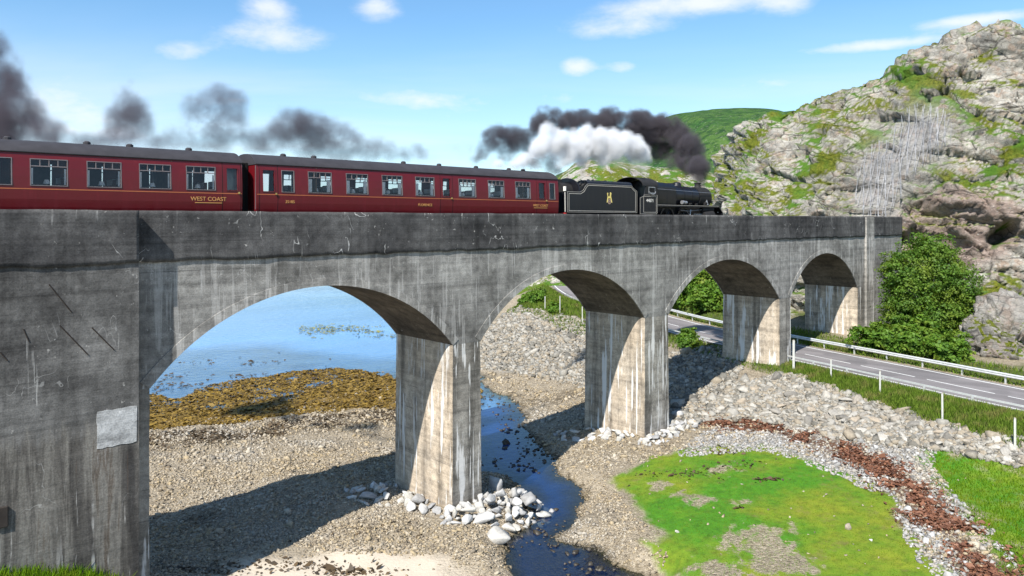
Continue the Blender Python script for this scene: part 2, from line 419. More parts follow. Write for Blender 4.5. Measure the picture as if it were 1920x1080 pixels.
def taper(x0, x1, y0, y1, z0, z1, bx, by, rows=10):
    """a battered shaft with slightly uneven arrises"""
    mb = MB(); vs = []; fs = []
    for r in range(rows + 1):
        t = r / rows; e = 1 - t; j = [rnd.uniform(-.012, .012) for _ in range(8)]
        vs += [(x0 - bx * e + j[0], y0 - by * e + j[1], z0 + (z1 - z0) * t), (x1 + bx * e + j[2], y0 - by * e + j[3], z0 + (z1 - z0) * t),
               (x1 + bx * e + j[4], y1 + by * e + j[5], z0 + (z1 - z0) * t), (x0 - bx * e + j[6], y1 + by * e + j[7], z0 + (z1 - z0) * t)]
    for r in range(rows):
        for j in range(4): fs.append((r * 4 + j, r * 4 + (j + 1) % 4, r * 4 + 4 + (j + 1) % 4, r * 4 + 4 + j))
    fs += [(3, 2, 1, 0), (rows * 4, rows * 4 + 1, rows * 4 + 2, rows * 4 + 3)]
    return mb.add(vs, fs)
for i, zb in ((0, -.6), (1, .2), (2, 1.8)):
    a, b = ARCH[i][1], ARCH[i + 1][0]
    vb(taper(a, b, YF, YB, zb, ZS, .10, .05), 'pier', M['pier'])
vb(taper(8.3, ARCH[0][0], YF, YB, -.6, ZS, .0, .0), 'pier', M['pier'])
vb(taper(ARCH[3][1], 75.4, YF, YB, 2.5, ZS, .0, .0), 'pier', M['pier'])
# the big abutment at the near end and the plain one against the crag
vb(taper(-14, 8.65, YF - .55, YB + .55, -1., ZP, .0, .10), 'abutment', M['abut'])
vb(MB().box(75.4, XR, YF, YB, 2.0, ZP), 'abutment', M['spandrel'])
vb(MB().box(75.75, 77.6, YF - .22, YF - .003, 2.0, ZT - .1), 'pilaster', M['pilaster'], bevel=.03)
# parapets: rough-edged walls oversailing the spandrels by a few centimetres
def wall_grid(x0, x1, y, z0, z1, thick, amp, sd, face):
    nx = int((x1 - x0) / .13); nz = 13
    xs = np.linspace(x0, x1, nx + 1); zs = np.linspace(0, 1, nz + 1)
    X, T = np.meshgrid(xs, zs); P = np.stack([X.ravel(), np.full(X.size, y), T.ravel()], 1)
    nb = fbm(np.stack([P[:, 0] * 1.3, P[:, 2] * 0 + sd, P[:, 0] * 0], 1), 4, sd) - .5
    nt = fbm(np.stack([P[:, 0] * .9, P[:, 2] * 0 + sd + 9, P[:, 0] * 0], 1), 4, sd + 5) - .5
    zb = z0 + nb * .16; zt = z1 + nt * .05
    Z = zb + (zt - zb) * P[:, 2]
    Yd = (fbm(np.stack([P[:, 0] * 1.1, Z * 1.1, P[:, 0] * 0 + sd], 1), 4, sd + 3) - .5) * amp
    front = np.stack([P[:, 0], y + face * Yd, Z], 1)
    back = front.copy(); back[:, 1] = y - face * thick
    idx = np.arange((nx + 1) * (nz + 1)).reshape(nz + 1, nx + 1); n = idx.size
    q = np.stack([idx[:-1, :-1], idx[:-1, 1:], idx[1:, 1:], idx[1:, :-1]], -1).reshape(-1, 4)
    if face > 0: q = q[:, ::-1]
    qb = q[:, ::-1] + n
    def edge(e):
        return np.stack([e[:-1], e[:-1] + n, e[1:] + n, e[1:]], 1)
    es = [edge(idx[0]), edge(idx[-1][::-1]), edge(idx[:, 0][::-1]), edge(idx[:, -1])]
    return np.concatenate([front, back]), np.concatenate([q, qb] + es)
for nm, x0, x1, y, zb, face, sd in (('parapet', 8.652, XR, YF - .07, ZP - .02, -1, 1), ('parapet', -14, 8.65, YF - .62, ZP - .05, -1, 2), ('parapet', -14, XR, YB + .10, ZP - .02, 1, 3)):
    v, f = wall_grid(x0, x1, y, zb, ZT, .45 if face < 0 else .45, .05, sd, face)
    under(link(nm, mesh(nm, v, f, [M['parapet']])), via)
vb(MB().box(-14, XR, YF + .36, YB - .36, ZP + .004, ZP + .42), 'ballast_bed', M['ballast'])
for y in (34.25 - .75, 34.25 + .75):
    vb(MB().box(-14, 92, y - .035, y + .035, 15.04, 15.2), 'running_rail', M['rail'])
for k in range(0, 150):
    if k == 0:
        sl_o = vb(MB().box(-.13, .13, -1.3, 1.3, -.2, 0), 'sleeper', plain('sleeper_wood', (.06, .05, .045), .9)); sl_o.location = (-13.7, 34.25, 15.03)
    else:
        o = sl_o.copy(); C.objects.link(o); o.location = (-13.7 + .7 * k, 34.25, 15.03); 
# repairs and iron ties on the abutment
YA = YF - .55
def yab(z): return YA - .10 * (1 - (z + 1) / (ZP + 1))
mp = MB(); z0, z1 = 7.56, 8.92
rp_ = random.Random(5); ed = [(7.2 + rp_.uniform(-.02, .02), z0 + (z1 - z0) * k / 8) for k in range(9)] + [(7.22 + 1.36 * k / 8, z1 + .03 * k / 8 + rp_.uniform(-.03, .02)) for k in range(1, 9)] + [(8.56, z0 + .02)] + [(8.56 - 1.36 * k / 8, z0 + rp_.uniform(-.03, .02)) for k in range(1, 8)]
n_ = len(ed); mp.add([(x, yab(z) - .02, z) for x, z in ed] + [(x, yab(z) + .1, z) for x, z in ed], [tuple(range(n_)), tuple(range(2 * n_ - 1, n_ - 1, -1))] + [(i, (i + 1) % n_, n_ + (i + 1) % n_, n_ + i) for i in range(n_)])
tag(vb(mp, 'repair_patch', M['patch']), 'smooth pale grey square of fresh mortar')
for (xa, ya), (xb, yb) in (((92, 533), (134, 585)), ((112, 610), (165, 665)), ((172, 614), (214, 656)), ((44, 617), (54, 640)), ((0, 660), (14, 676))):
    p, _ = onplane(xa, ya, YA - .03); q, _ = onplane(xb, yb, YA - .03)
    p.y = yab(p.z) - .012; q.y = yab(q.z) - .012
    vb(MB().tube([p, q], .022, 5), 'iron_tie', M['iron'])
p, _ = onplane(4, 968, YA)
vb(MB().box(p.x - .25, p.x + .15, YA - .16, YA + .0, p.z - .35, p.z + .35), 'outlet_box', M['iron'], bevel=.02)
# ---------------------------------------------------------------- terrain
ROAD = [(50, -60, 3.5), (52.5, -25, 3.6), (55.8, -2, 3.8), (59.0, 14, 4.0), (61.8, 23, 4.0), (64.2, 31, 4.0), (67.0, 40, 4.0), (70.5, 50, 4.1), (75.2, 61, 4.4), (81, 72, 5.0), (87, 81, 5.6), (94.5, 89, 6.4), (104, 95, 7.4), (118, 98, 9), (140, 99, 11.5)]
ROADS = spline(ROAD, 8)
RL = np.array([tuple(p) for p in ROADS])
RW = 3.55
shore = [(-2600, 66), (-60, 66), (0, 64), (9, 62.5), (20, 60), (38, 58), (47, 60), (54, 64), (62, 74), (76, 92), (96, 116), (130, 160), (400, 520), (1500, 2000)]
CP = []
def cp(px, py, z): CP.append((*at(px, py, z), z))
for a in [(300, 1060, .5), (500, 1060, .6), (800, 1060, .5), (300, 900, .5), (500, 850, .5), (700, 830, .5), (300, 800, .36), (500, 790, .33), (700, 780, .33),
          (290, 738, .14), (450, 714, .14), (550, 695, .14), (700, 697, .14), (600, 735, .24), (400, 765, .26), (350, 660, -.6), (600, 640, -.9), (600, 560, -2.5), (400, 600, -1.8), (200, 700, -.1), (200, 900, .6),
          (875, 915, .75), (740, 890, .6), (1050, 900, .35), (1180, 900, .9), (1130, 1040, .6), (1230, 1050, .95), (1300, 860, 1.35), (1500, 860, 1.6), (1650, 950, 1.5),
          (1400, 1000, 1.3), (1600, 1070, 1.4), (1300, 1070, 1.15), (1200, 815, 1.35), (1120, 800, 1.2), (1340, 790, 1.6), (1500, 815, 1.75), (1700, 855, 2.0), (1900, 900, 2.2), (1900, 1000, 1.8), (1800, 1060, 1.6),
          (1480, 703, 3.6), (1560, 728, 3.5), (1650, 748, 3.6), (1760, 782, 3.6), (1900, 822, 3.5), (1420, 712, 3.1), (905, 700, .08), (1000, 790, .3), (1080, 745, .7), (1000, 650, 2.0), (950, 620, 2.6), (965, 575, 4.2), (1100, 612, 4.1),
          (1010, 568, 4.7), (1060, 680, 1.5), (1300, 740, 2.2), (1300, 680, 3.3), (1280, 800, 1.5), (960, 760, .1), (980, 830, .15)]: cp(*a)
CP += [(75, 20, 4.6), (85, 28, 5.5), (80, 50, 5.2), (82, 62, 6), (95, 75, 8), (110, 85, 10), (125, 90, 13), (90, 10, 7), (100, -10, 9), (75, 5, 4.8), (70, -20, 5), (95, 100, 6), (110, 108, 6), (130, 120, 8),
       (-20, 5, 2.2), (0, 20, 2.2), (2, 29, 4.0), (5.6, 30, 3.75), (7.4, 30.2, 3.2), (8.5, 30.3, 1.9), (9.6, 30, .9), (4, 25, 2.2), (9, 24, .8), (-12, 28, 4.2), (-12, 34, 4.0), (-12, 40, 2.5), (4, 38.5, 1.6), (8, 39, .8), (20, 3, .9), (40, -10, 1.3), (46, -12, 2.6), (0, -20, 1.5), (60, -30, 4.2), (30, -40, 2.0),
       (0, 80, -.9), (-20, 62, .0), (-20, 45, .5), (-20, 36, .8), (30, 140, -4), (60, 125, -3), (0, 140, -5), (66, 92, -1.2), (80, 112, -1.5), (60, 78, -.4), (72, 82, 1.5), (76, 84, 3.6), (-15, 120, -4), (45, 66, -.3), (30, 66, -.6), (46, 56, .2)]
CP = np.array(CP)
def tps_fit(P, z, lam=.02):
    sc = 20.; Q = P / sc; d = np.linalg.norm(Q[:, None] - Q[None], axis=2)
    K = np.where(d > 0, d * d * np.log(d + 1e-12), 0) + lam * np.eye(len(P)); A = np.c_[np.ones(len(P)), Q]
    W = np.linalg.solve(np.block([[K, A], [A.T, np.zeros((3, 3))]]), np.r_[z, 0, 0, 0])
    def ev(X, Y):
        r = np.zeros(X.shape)
        q = np.stack([X / sc, Y / sc], -1)
        for i in range(len(P)):
            d2 = (q[..., 0] - Q[i, 0]) ** 2 + (q[..., 1] - Q[i, 1]) ** 2
            r += W[i] * .5 * d2 * np.log(d2 + 1e-12)
        return r + W[-3] + W[-2] * q[..., 0] + W[-1] * q[..., 1]
    return ev
tps = tps_fit(CP[:, :2], CP[:, 2])
WZ = .1    # level of the tide
def pg(pts, z): return [at(x, y, z) for x, y in pts]
STREAM = [(52, 66)] + pg([(905, 712), (925, 738), (945, 742), (962, 742), (985, 800), (1010, 835), (1035, 870), (1100, 935), (1085, 965), (1060, 990), (1030, 1015), (1085, 1022), (1130, 1040), (1215, 1090), (1300, 1250), (930, 1250), (950, 1080), (948, 1010), (985, 985), (985, 930), (935, 890), (880, 880), (870, 800), (880, 720), (870, 690)], WZ) + [(48, 63)]
GRASS = pg([(1140, 882), (1195, 860), (1262, 845), (1330, 838), (1430, 836), (1480, 850), (1560, 880), (1640, 905), (1690, 945), (1712, 1000), (1748, 1050), (1780, 1100), (1290, 1110), (1268, 1030), (1228, 985), (1188, 940), (1175, 905)], 1.4)
GRASS_R = pg([(1755, 862), (1840, 872), (1930, 892), (2050, 925), (2100, 1150), (1950, 1150), (1890, 1060), (1850, 990), (1800, 930), (1760, 895)], 2.0)
GRASS_L = [(-14, 30.7), (-14, 24), (-3, 24), (5, 26), (7.4, 28.6), (8.1, 29.9), (8.2, 30.72)]
VERGE = pg([(1480, 700), (1500, 684), (1600, 700), (1760, 742), (1930, 785), (2100, 830), (2100, 885), (1925, 828), (1850, 808), (1740, 778), (1650, 752), (1560, 725)], 3.6)
KELP = pg([(230, 745), (290, 738), (330, 742), (400, 722), (430, 715), (500, 704), (545, 694), (640, 690), (700, 694), (745, 708), (900, 725), (900, 745), (740, 768), (600, 778), (450, 798), (280, 815), (150, 830)], .15)
DARKW = pg([(150, 830), (280, 812), (450, 797), (600, 776), (735, 764), (900, 745), (900, 765), (735, 795), (600, 812), (450, 828), (280, 850), (150, 870)], .35)
SAND = pg([(370, 1100), (450, 1062), (560, 1044), (640, 1033), (760, 1028), (840, 1040), (870, 1075), (860, 1110)], .5)
VERGE2 = pg([(950, 574), (985, 556), (1040, 552), (1100, 585), (1125, 610), (1095, 612), (1050, 601), (1000, 584)], 4.5)
WEEDL = [at(x, y, z) for x, y, z in ((1325, 785, 1.5), (1360, 800, 1.5), (1400, 798, 1.6), (1480, 815, 1.7), (1560, 838, 1.8), (1640, 868, 1.8), (1690, 898, 1.8), (1720, 945, 1.6), (1770, 985, 1.6), (1820, 1020, 1.6), (1860, 1070, 1.6), (1900, 1150, 1.5))]
BANK = [at(x, y, z) for x, y, z in ((1300, 800, 1.5), (1345, 745, 2.4), (1385, 712, 3.1), (1480, 703, 3.6), (1560, 728, 3.5), (1650, 757, 3.5), (1740, 785, 3.5), (1850, 818, 3.35), (1930, 840, 3.2), (2050, 870, 3.2), (2050, 915, 2.4), (1920, 884, 2.5), (1840, 868, 2.35), (1740, 853, 2.05), (1640, 838, 1.9), (1560, 824, 1.8), (1490, 806, 1.75), (1400, 788, 1.65), (1340, 790, 1.6))]
BANK2 = [at(1255, 810, 1.5), at(1330, 775, 1.8), at(1385, 712, 3.0), at(1370, 660, 3.6), at(1255, 662, 3.4), at(1200, 655, 3.2), at(1120, 640, 3.2), at(1108, 612, 3.9), at(1040, 592, 4.3), at(960, 570, 4.6), at(925, 590, 3.8), at(905, 640, 1.8), at(905, 690, .4), at(1000, 700, .9), at(1110, 730, .9), at(1240, 780, 1.0)]
SHINGLE = pg([(1330, 800), (1400, 788), (1500, 806), (1640, 838), (1760, 850), (1755, 890), (1800, 930), (1850, 990), (1890, 1060), (1920, 1130), (1775, 1100), (1745, 1050), (1712, 1000), (1690, 945), (1640, 905), (1560, 880), (1480, 850), (1430, 836), (1330, 838), (1262, 845)], 1.75)
def ground_z(X, Y, fine=True):
    shp = X.shape; X = X.ravel(); Y = Y.ravel()
    h = tps(np.clip(X, -30, 140), np.clip(Y, -45, 150))
    # beyond the bay: open water on one side, rising moor on the other
    sd, pos, side = linedist(X, Y, shore); sea = np.where(side < 0, 1, -1) * sd      # >0 seaward
    far = np.where(sea > 0, -4 - np.minimum(sea * .05, 20), 6 + np.clip(-sea - 10, 0, 260) * .10)
    far = np.where(Y < 55, 2.5 + .02 * np.abs(X), far)
    out = np.maximum(np.maximum(-22 - X, X - 128), np.maximum(-32 - Y, Y - 132))
    h = h * (1 - sstep(0, 30, out)) + far * sstep(0, 30, out)
    lift = sstep(2, 10, sea) * (Y > 55)
    h = np.where(lift > 0, np.minimum(h, WZ - .05 - .35 * lift), h)
    # the stream cuts its bed
    s = polysd(X, Y, STREAM)
    wob = (fbm(np.stack([X * .55, Y * .55, X * 0], 1), 4, 40) - .5) * 1.6
    bed = WZ - np.clip((s + wob) * .30, -.4, .60)
    sx_, sy_ = at(1140, 1050, .1); bed = np.maximum(bed, WZ - .24 - .10 * sstep(1.5, 6.5, np.hypot(X - sx_, Y - sy_)) - .6 * sstep(6, 9, np.hypot(X - sx_, Y - sy_)))
    near = sstep(-2.2, -.1, s + wob)
    h = h * (1 - near) + np.minimum(h, bed) * near
    # road bench
    d, p, sde = linedist(X, Y, RL)
    rz = np.interp(p, np.arange(len(RL)), RL[:, 2])
    k = 1 - sstep(RW + .6, RW + 2.2, d)
    h = h * (1 - k) + (rz - .06 - .35 * sstep(RW - .5, RW + .4, -d + 2 * RW) * 0) * k
    if fine:
        P = np.stack([X, Y, X * 0], 1)
        near_c = (np.abs(X) < 140) & (np.abs(Y) < 170)
        b = np.zeros(len(X)); Pn = P[near_c]
        b[near_c] = (fbm(Pn * .35, 4, 3) - .5) * .42 + (fbm(Pn * 1.6, 3, 8) - .5) * .14
        g_ = sstep(-.3, .6, np.maximum(polysd(X, Y, GRASS), polysd(X, Y, GRASS_R)))
        h = h + b * (1 - k) * (1 - .6 * g_) * np.where(h < WZ + .1, .45, 1)
    return h.reshape(shp)
def axis_pts(a, b, step, far, g=1.22):
    core = np.arange(a, b + 1e-6, step); L = []; R_ = []; d = step; x = a
    while x > -far: d *= g; x -= d; L.append(x)
    x = b; d = step
    while x < far: d *= g; x += d; R_.append(x)
    return np.array(L[::-1] + list(core) + R_)
xs = axis_pts(-4, 106, .31, 2600); ys = axis_pts(12, 106, .31, 2600)
GX, GY = np.meshgrid(xs, ys); GH = ground_z(GX, GY)
nx, ny = len(xs), len(ys)
idx = np.arange(nx * ny).reshape(ny, nx)
quads = np.stack([idx[:-1, :-1], idx[:-1, 1:], idx[1:, 1:], idx[1:, :-1]], -1).reshape(-1, 4)
tv = np.stack([GX.ravel(), GY.ravel(), GH.ravel()], 1)
X1, Y1, H1 = tv[:, 0], tv[:, 1], tv[:, 2]
nz1 = (fbm(np.stack([X1 * .5, Y1 * .5, X1 * 0], 1), 4, 21) - .5)
nz2 = (fbm(np.stack([X1 * 2.2, Y1 * 2.2, X1 * 0], 1), 3, 31) - .5)
def mask(poly, soft=.5, wob=2.2): return sstep(-soft, soft, polysd(X1, Y1, poly) + nz1 * wob + nz2 * .8)
grass = np.maximum(mask(GRASS, .22, 2.4), mask(GRASS_R, .5, 3.5) * sstep(-.22, .05, nz2 + nz1 * .7 + .1))
bare = np.zeros_like(grass)
for px, py, r in ((1355, 878, 1.4), (1290, 925, 1.2), (1312, 930, 1.0), (1400, 938, .8), (1425, 1012, 1.7), (1385, 1005, 1.3), (1455, 1035, 1.3), (1490, 1055, 1.2), (1430, 1060, 1.2), (1350, 1065, 1.4), (1240, 900, .8)):
    x, y = at(px, py, 1.35); bare = np.maximum(bare, sstep(1.2, .3, (np.hypot((X1 - x) * .8, Y1 - y) / r) - nz2 * 1.6 - nz1 * 1.2))
dr, pr_, sr = linedist(X1, Y1, RL)
moor = sstep(4.2, 5.5, H1 + nz1 * 1.5) * sstep(RW + .6, RW + 1.6, dr)
x_, y_ = at(1350, 800, 1.5); weed0 = sstep(1.2, .5, np.hypot((X1 - x_) / 1.8, (Y1 - y_) / 1.5) + nz1 * .9); x_, y_ = at(1725, 985, 1.6); weed0 = np.maximum(weed0, sstep(1.2, .5, np.hypot((X1 - x_) / .8, (Y1 - y_) / 1.5) + nz1 * .9))
verge = np.maximum(np.maximum(mask(VERGE, .35, .8), mask(VERGE2, .5, 1.0)), np.maximum(mask(GRASS_L, .3, .6), sstep(RW + .5, RW + 1.1, dr) * sstep(RW + 4.0, RW + 2.0, dr + nz1 * 3) * (H1 > 3)))
wd, wp, _ = linedist(X1, Y1, WEEDL)
weed = sstep(1.35, .5, wd + nz2 * 2.2 + nz1 * 1.2) * sstep(-.02, .1, wp)
weed = np.maximum(weed, weed0)
kelp = mask(KELP, .6, 3.0); darkw = mask(DARKW, .9, 3.0)
# soft-edged dark patches on the channel floor behind the second arch
for px, py, r in ((1060, 742, 2.6), (1000, 748, 2.0), (1090, 760, 1.8)):
    x, y = at(px, py, .6); darkw = np.maximum(darkw, .8 * sstep(1.2, .4, np.hypot((X1 - x) / 1.9, Y1 - y) / r * 1.5 - nz1))
sand = mask(SAND, .9, 2.0)
shing = np.maximum(mask(SHINGLE, .5, 1.0), np.maximum(mask(BANK, .4, .8), mask(BANK2, .8, 1.5)))
def f_ground(g):
    c = g.coord(); h = g.sep(c)[2]
    n1 = g.noise(c, .6, 5, .6); n2 = g.noise(c, 5, 5, .65); n3 = g.noise(c, 22, 3, .6)
    cell = g.voro(c, 7.5, out=1); cd = g.voro(c, 7.5); cell2 = g.voro(c, 16, out=1); cd2 = g.voro(c, 16)
    peb = g.mix(g.sep(cell)[0], (.16, .125, .08), (.42, .355, .26)); peb2 = g.mix(g.sep(cell2)[1], (.18, .145, .10), (.40, .34, .255))
    col = g.mix(g.ramp(n2, [(.42, 0), (.58, 1)]), peb, peb2)
    col = g.mix(.6, col, g.ramp(g.noise(c, .22, 6, .65), [(.32, .66), (.5, 1.0), (.68, 1.22)]), 'MULTIPLY')
    wet = g.mr(g.m('ADD', h, g.m('MULTIPLY', n1, .25)), .34, .18)
    col = g.mix(g.m('MULTIPLY', wet, .75), col, g.mix(g.sep(cell)[1], (.045, .035, .02), (.15, .115, .06)))
    col = g.mix(g.attr('sand'), col, g.mix(n2, (.42, .36, .28), (.55, .48, .39)))
    col = g.mix(g.m('MULTIPLY', g.attr('shing'), .9), col, g.mix(g.sep(cell)[2], (.15, .14, .125), (.36, .35, .33)))
    dw = g.m('MULTIPLY', g.attr('darkw'), g.mr(g.noise(c, 1.6, 5, .7), .36, .55)); col = g.mix(g.m('MULTIPLY', dw, .85), col, g.mix(n3, (.045, .032, .018), (.10, .07, .035)))
    kp = g.m('MULTIPLY', g.attr('kelp'), g.mr(g.noise(c, 2.0, 5, .7), .30, .46)); col = g.mix(kp, col, g.mix(g.ramp(g.noise(c, 1.1, 6, .75), [(.3, 0), (.7, 1)]), (.09, .052, .008), (.27, .165, .022)))
    wd = g.m('MULTIPLY', g.attr('weed'), g.mr(n2, .36, .50)); col = g.mix(wd, col, g.mix(n3, (.055, .028, .016), (.17, .085, .045)))
    yel = g.mr(g.noise(c, .17, 7, .68), .40, .62)
    gr = g.mix(yel, (.050, .165, .006), (.165, .195, .012))
    gr = g.mix(.75, gr, g.ramp(g.noise(c, 2.2, 7, .72), [(.30, .45), (.5, 1), (.72, 1.35)]), 'MULTIPLY')
    gr = g.mix(g.mr(g.noise(c, .9, 6, .7), .56, .70, 0, .55), gr, (.16, .13, .045))
    gr = g.mix(.4, gr, g.ramp(n3, [(.3, .6), (.7, 1.35)]), 'MULTIPLY')
    ga = g.m('MULTIPLY', g.attr('grass'), g.mr(g.m('SUBTRACT', g.m('ADD', g.m('MULTIPLY', n2, .6), g.m('MULTIPLY', n3, .4)), g.m('MULTIPLY', g.attr('bare'), .35)), .20, .34))
    col = g.mix(ga, col, gr)
    vg = g.mix(g.ramp(g.noise(c, 1.3, 5, .7), [(.35, 0), (.65, 1)]), (.035, .060, .012), (.10, .115, .028))
    col = g.mix(g.attr('verge'), col, vg)
    mo = g.mix(g.ramp(g.noise(c, .35, 6, .65), [(.35, 0), (.6, 1)]), (.030, .062, .012), (.11, .125, .03))
    mo = g.mix(g.mr(g.noise(c, .55, 5, .7), .60, .66), mo, (.30, .28, .24))
    col = g.mix(g.attr('moor'), col, mo)
    hh = g.m('ADD', g.m('MULTIPLY', cd, -.7), g.m('ADD', g.m('MULTIPLY', n3, .4), g.m('MULTIPLY', cd2, -.5)))
    soft = g.m('SUBTRACT', 1.0, g.m('MULTIPLY', g.m('MAXIMUM', ga, g.attr('sand')), .8))
    b = g.n('ShaderNodeBump', Height=hh, Distance=.10, Strength=soft).outputs[0]
    ro = g.mr(wet, 0, 1, .92, .45)
    return pbsdf(g, col, ro, b, .3)
gm = mesh('ground', tv, quads, [material('shore_ground', f_ground)], smooth=True)
for nm, a in (('grass', grass), ('bare', bare), ('moor', moor), ('verge', verge), ('weed', weed), ('kelp', kelp), ('darkw', darkw), ('sand', sand), ('shing', shing)): fattr(gm, nm, a)
tag(link('ground', gm), kind='structure')
def gz(x, y, fine=True): return float(ground_z(np.array([x], float), np.array([y], float), fine)[0])
# fast lookup on the built grid
def gzs(X, Y):
    i = np.clip(np.searchsorted(xs, X) - 1, 0, nx - 2); j = np.clip(np.searchsorted(ys, Y) - 1, 0, ny - 2)
    u = (X - xs[i]) / (xs[i + 1] - xs[i]); v = (Y - ys[j]) / (ys[j + 1] - ys[j])
    return GH[j, i] * (1 - u) * (1 - v) + GH[j, i + 1] * u * (1 - v) + GH[j + 1, i] * (1 - u) * v + GH[j + 1, i + 1] * u * v

# ---------------------------------------------------------------- water
def f_water(deep, tint, clear, wave, wscale):
    def f(g):
        c = g.coord()
        n = g.noise(g.map(c, (1, 1.6, 1)), wscale, 4, .6, .3); n2 = g.noise(g.map(c, (.25, .5, 1)), wscale * .3, 3, .5)
        nb = g.bump(g.m('ADD', n, n2), wave, 1.0)
        fr = g.n('ShaderNodeFresnel', IOR=1.33, Normal=nb).outputs[0]
        gl = g.n('ShaderNodeBsdfGlossy', Color=(1, 1, 1, 1), Roughness=.06, Normal=nb).outputs[0]
        dep = g.attr('depth')
        body = g.n('ShaderNodeBsdfDiffuse', Color=g.mix(g.ramp(g.noise(g.map(c, (.3, 1, 1)), .06, 4, .6), [(.35, 0), (.65, 1)]), deep, tuple(x * 1.35 for x in deep))).outputs[0]
        tr = g.n('ShaderNodeBsdfTransparent', Color=(*tint, 1)).outputs[0]
        t = g.mr(dep, .0, clear, 0, 1, True)
        ms = g.n('ShaderNodeMixShader', Fac=t, i1=tr, i2=body).outputs[0]
        return g.n('ShaderNodeMixShader', Fac=fr, i1=ms, i2=gl).outputs[0]
    return f
def water_sheet(name, X, Y, mat, keep=None):
    ny_, nx_ = X.shape; ii = np.arange(nx_ * ny_).reshape(ny_, nx_)
    q = np.stack([ii[:-1, :-1], ii[:-1, 1:], ii[1:, 1:], ii[1:, :-1]], -1).reshape(-1, 4)
    dp = WZ - ground_z(X, Y).ravel()
    v = np.stack([X.ravel(), Y.ravel(), np.full(X.size, WZ)], 1)
    if keep is not None: q = q[(dp[q] > -keep).any(1)]
    me = mesh(name, v, q, [mat], smooth=True); fattr(me, 'depth', dp)
    return tag(link(name, me), kind='structure')
wxs = axis_pts(-20, 110, .8, 2500, 1.5); wys = np.concatenate([np.arange(48, 150, .8), 150 + 2 * 1.5 ** np.arange(1, 18)])
water_sheet('sea', *np.meshgrid(wxs, wys), material('sea_water', f_water((.085, .20, .37), (.55, .72, .70), .85, .05, .9)))
water_sheet('stream', *np.meshgrid(np.arange(10, 56, .4), np.arange(8, 48.01, .4)), material('stream_water', f_water((.008, .030, .12), (.42, .47, .44), .85, .012, 1.6)), keep=.4)

# ---------------------------------------------------------------- road
def strip(name, line, off0, off1, dz, m, parent=None, kind=None, dash=None, i0=0, i1=None):
    vs = []; fs = []; acc = 0
    pts = line[i0:i1]
    for i, p in enumerate(pts):
        d = (pts[min(i + 1, len(pts) - 1)] - pts[max(i - 1, 0)]); d.z = 0; d.normalize(); nrm = Vector((d.y, -d.x, 0))
        vs += [p + nrm * off0 + Vector((0, 0, dz)), p + nrm * off1 + Vector((0, 0, dz))]
    for i in range(len(pts) - 1):
        if dash:
            acc += (pts[i + 1] - pts[i]).length
            if acc % (dash[0] + dash[1]) > dash[0]: continue
        fs.append((2 * i, 2 * i + 1, 2 * i + 3, 2 * i + 2))
    o = MB().add(vs, fs).build(name, m, parent)
    if kind: o['kind'] = kind
    return o
ROADF = spline(ROAD, 40)
def f_road(g):
    c = g.coord(); n = g.noise(c, .5, 5, .6); n2 = g.noise(c, 40, 2, .6)
    col = g.mix(n, (.16, .145, .148), (.225, .21, .21)); col = g.mix(.4, col, g.ramp(n2, [(.3, .7), (.7, 1.3)]), 'MULTIPLY')
    col = g.mix(.7, col, g.ramp(g.noise(g.map(c, (1, .12, 1), rot=(0, 0, math.radians(-16))), .9, 4, .55), [(.36, .72), (.5, 1), (.64, 1.15)]), 'MULTIPLY')
    col = g.mix(g.mr(g.noise(c, .14, 2, .4), .58, .60, 0, .35), col, (.085, .082, .085))
    return pbsdf(g, col, .85, g.bump(n2, .01), .3)
M['road'] = material('asphalt', f_road)
M['line'] = plain('road_paint', (.72, .72, .70), .7, .3, var=.12, vs=6)
strip('road', ROADF, -RW, RW, .0, M['road'], kind='structure')
road_o = bpy.data.objects['road']
for o0 in (-3.15, 3.0): strip('edge_line', ROADF, o0, o0 + .15, .005, M['line'], road_o)
strip('centre_line', ROADF, -.06, .06, .005, M['line'], road_o, dash=(5, .9))
# ---------------------------------------------------------------- crag and hills
# columns along the crag: foot (x, y) and brow (x, y, z)
CRAG = [((132, 92), (138, 90, 17)), ((118, 80), (124, 79, 21)), ((104, 66), (112, 68, 24)), ((93, 60), (101, 62.5, 26)), ((86, 54), (99, 60, 28.5)), ((83, 47.5), (98, 55, 30)), ((82, 42.5), (100, 50, 32)),
        ((83, 39), (101, 44, 33.8)), ((85.5, 36), (103, 40, 35.3)), ((88, 31), (104, 34, 38.1)), ((90.5, 25), (106, 29, 39.5)), ((94.5, 18), (108, 24, 38.8)), ((101, 8), (113, 12, 38)), ((107, -8), (119, -3, 35)), ((113, -30), (126, -28, 30)), ((118, -60), (132, -60, 24))]
nU, nV = 520, 250
foot = np.array([tuple(p) for p in spline([(a[0], a[1], 0) for a, b in CRAG], 20)]); brow = np.array([tuple(p) for p in spline([b for a, b in CRAG], 20)])
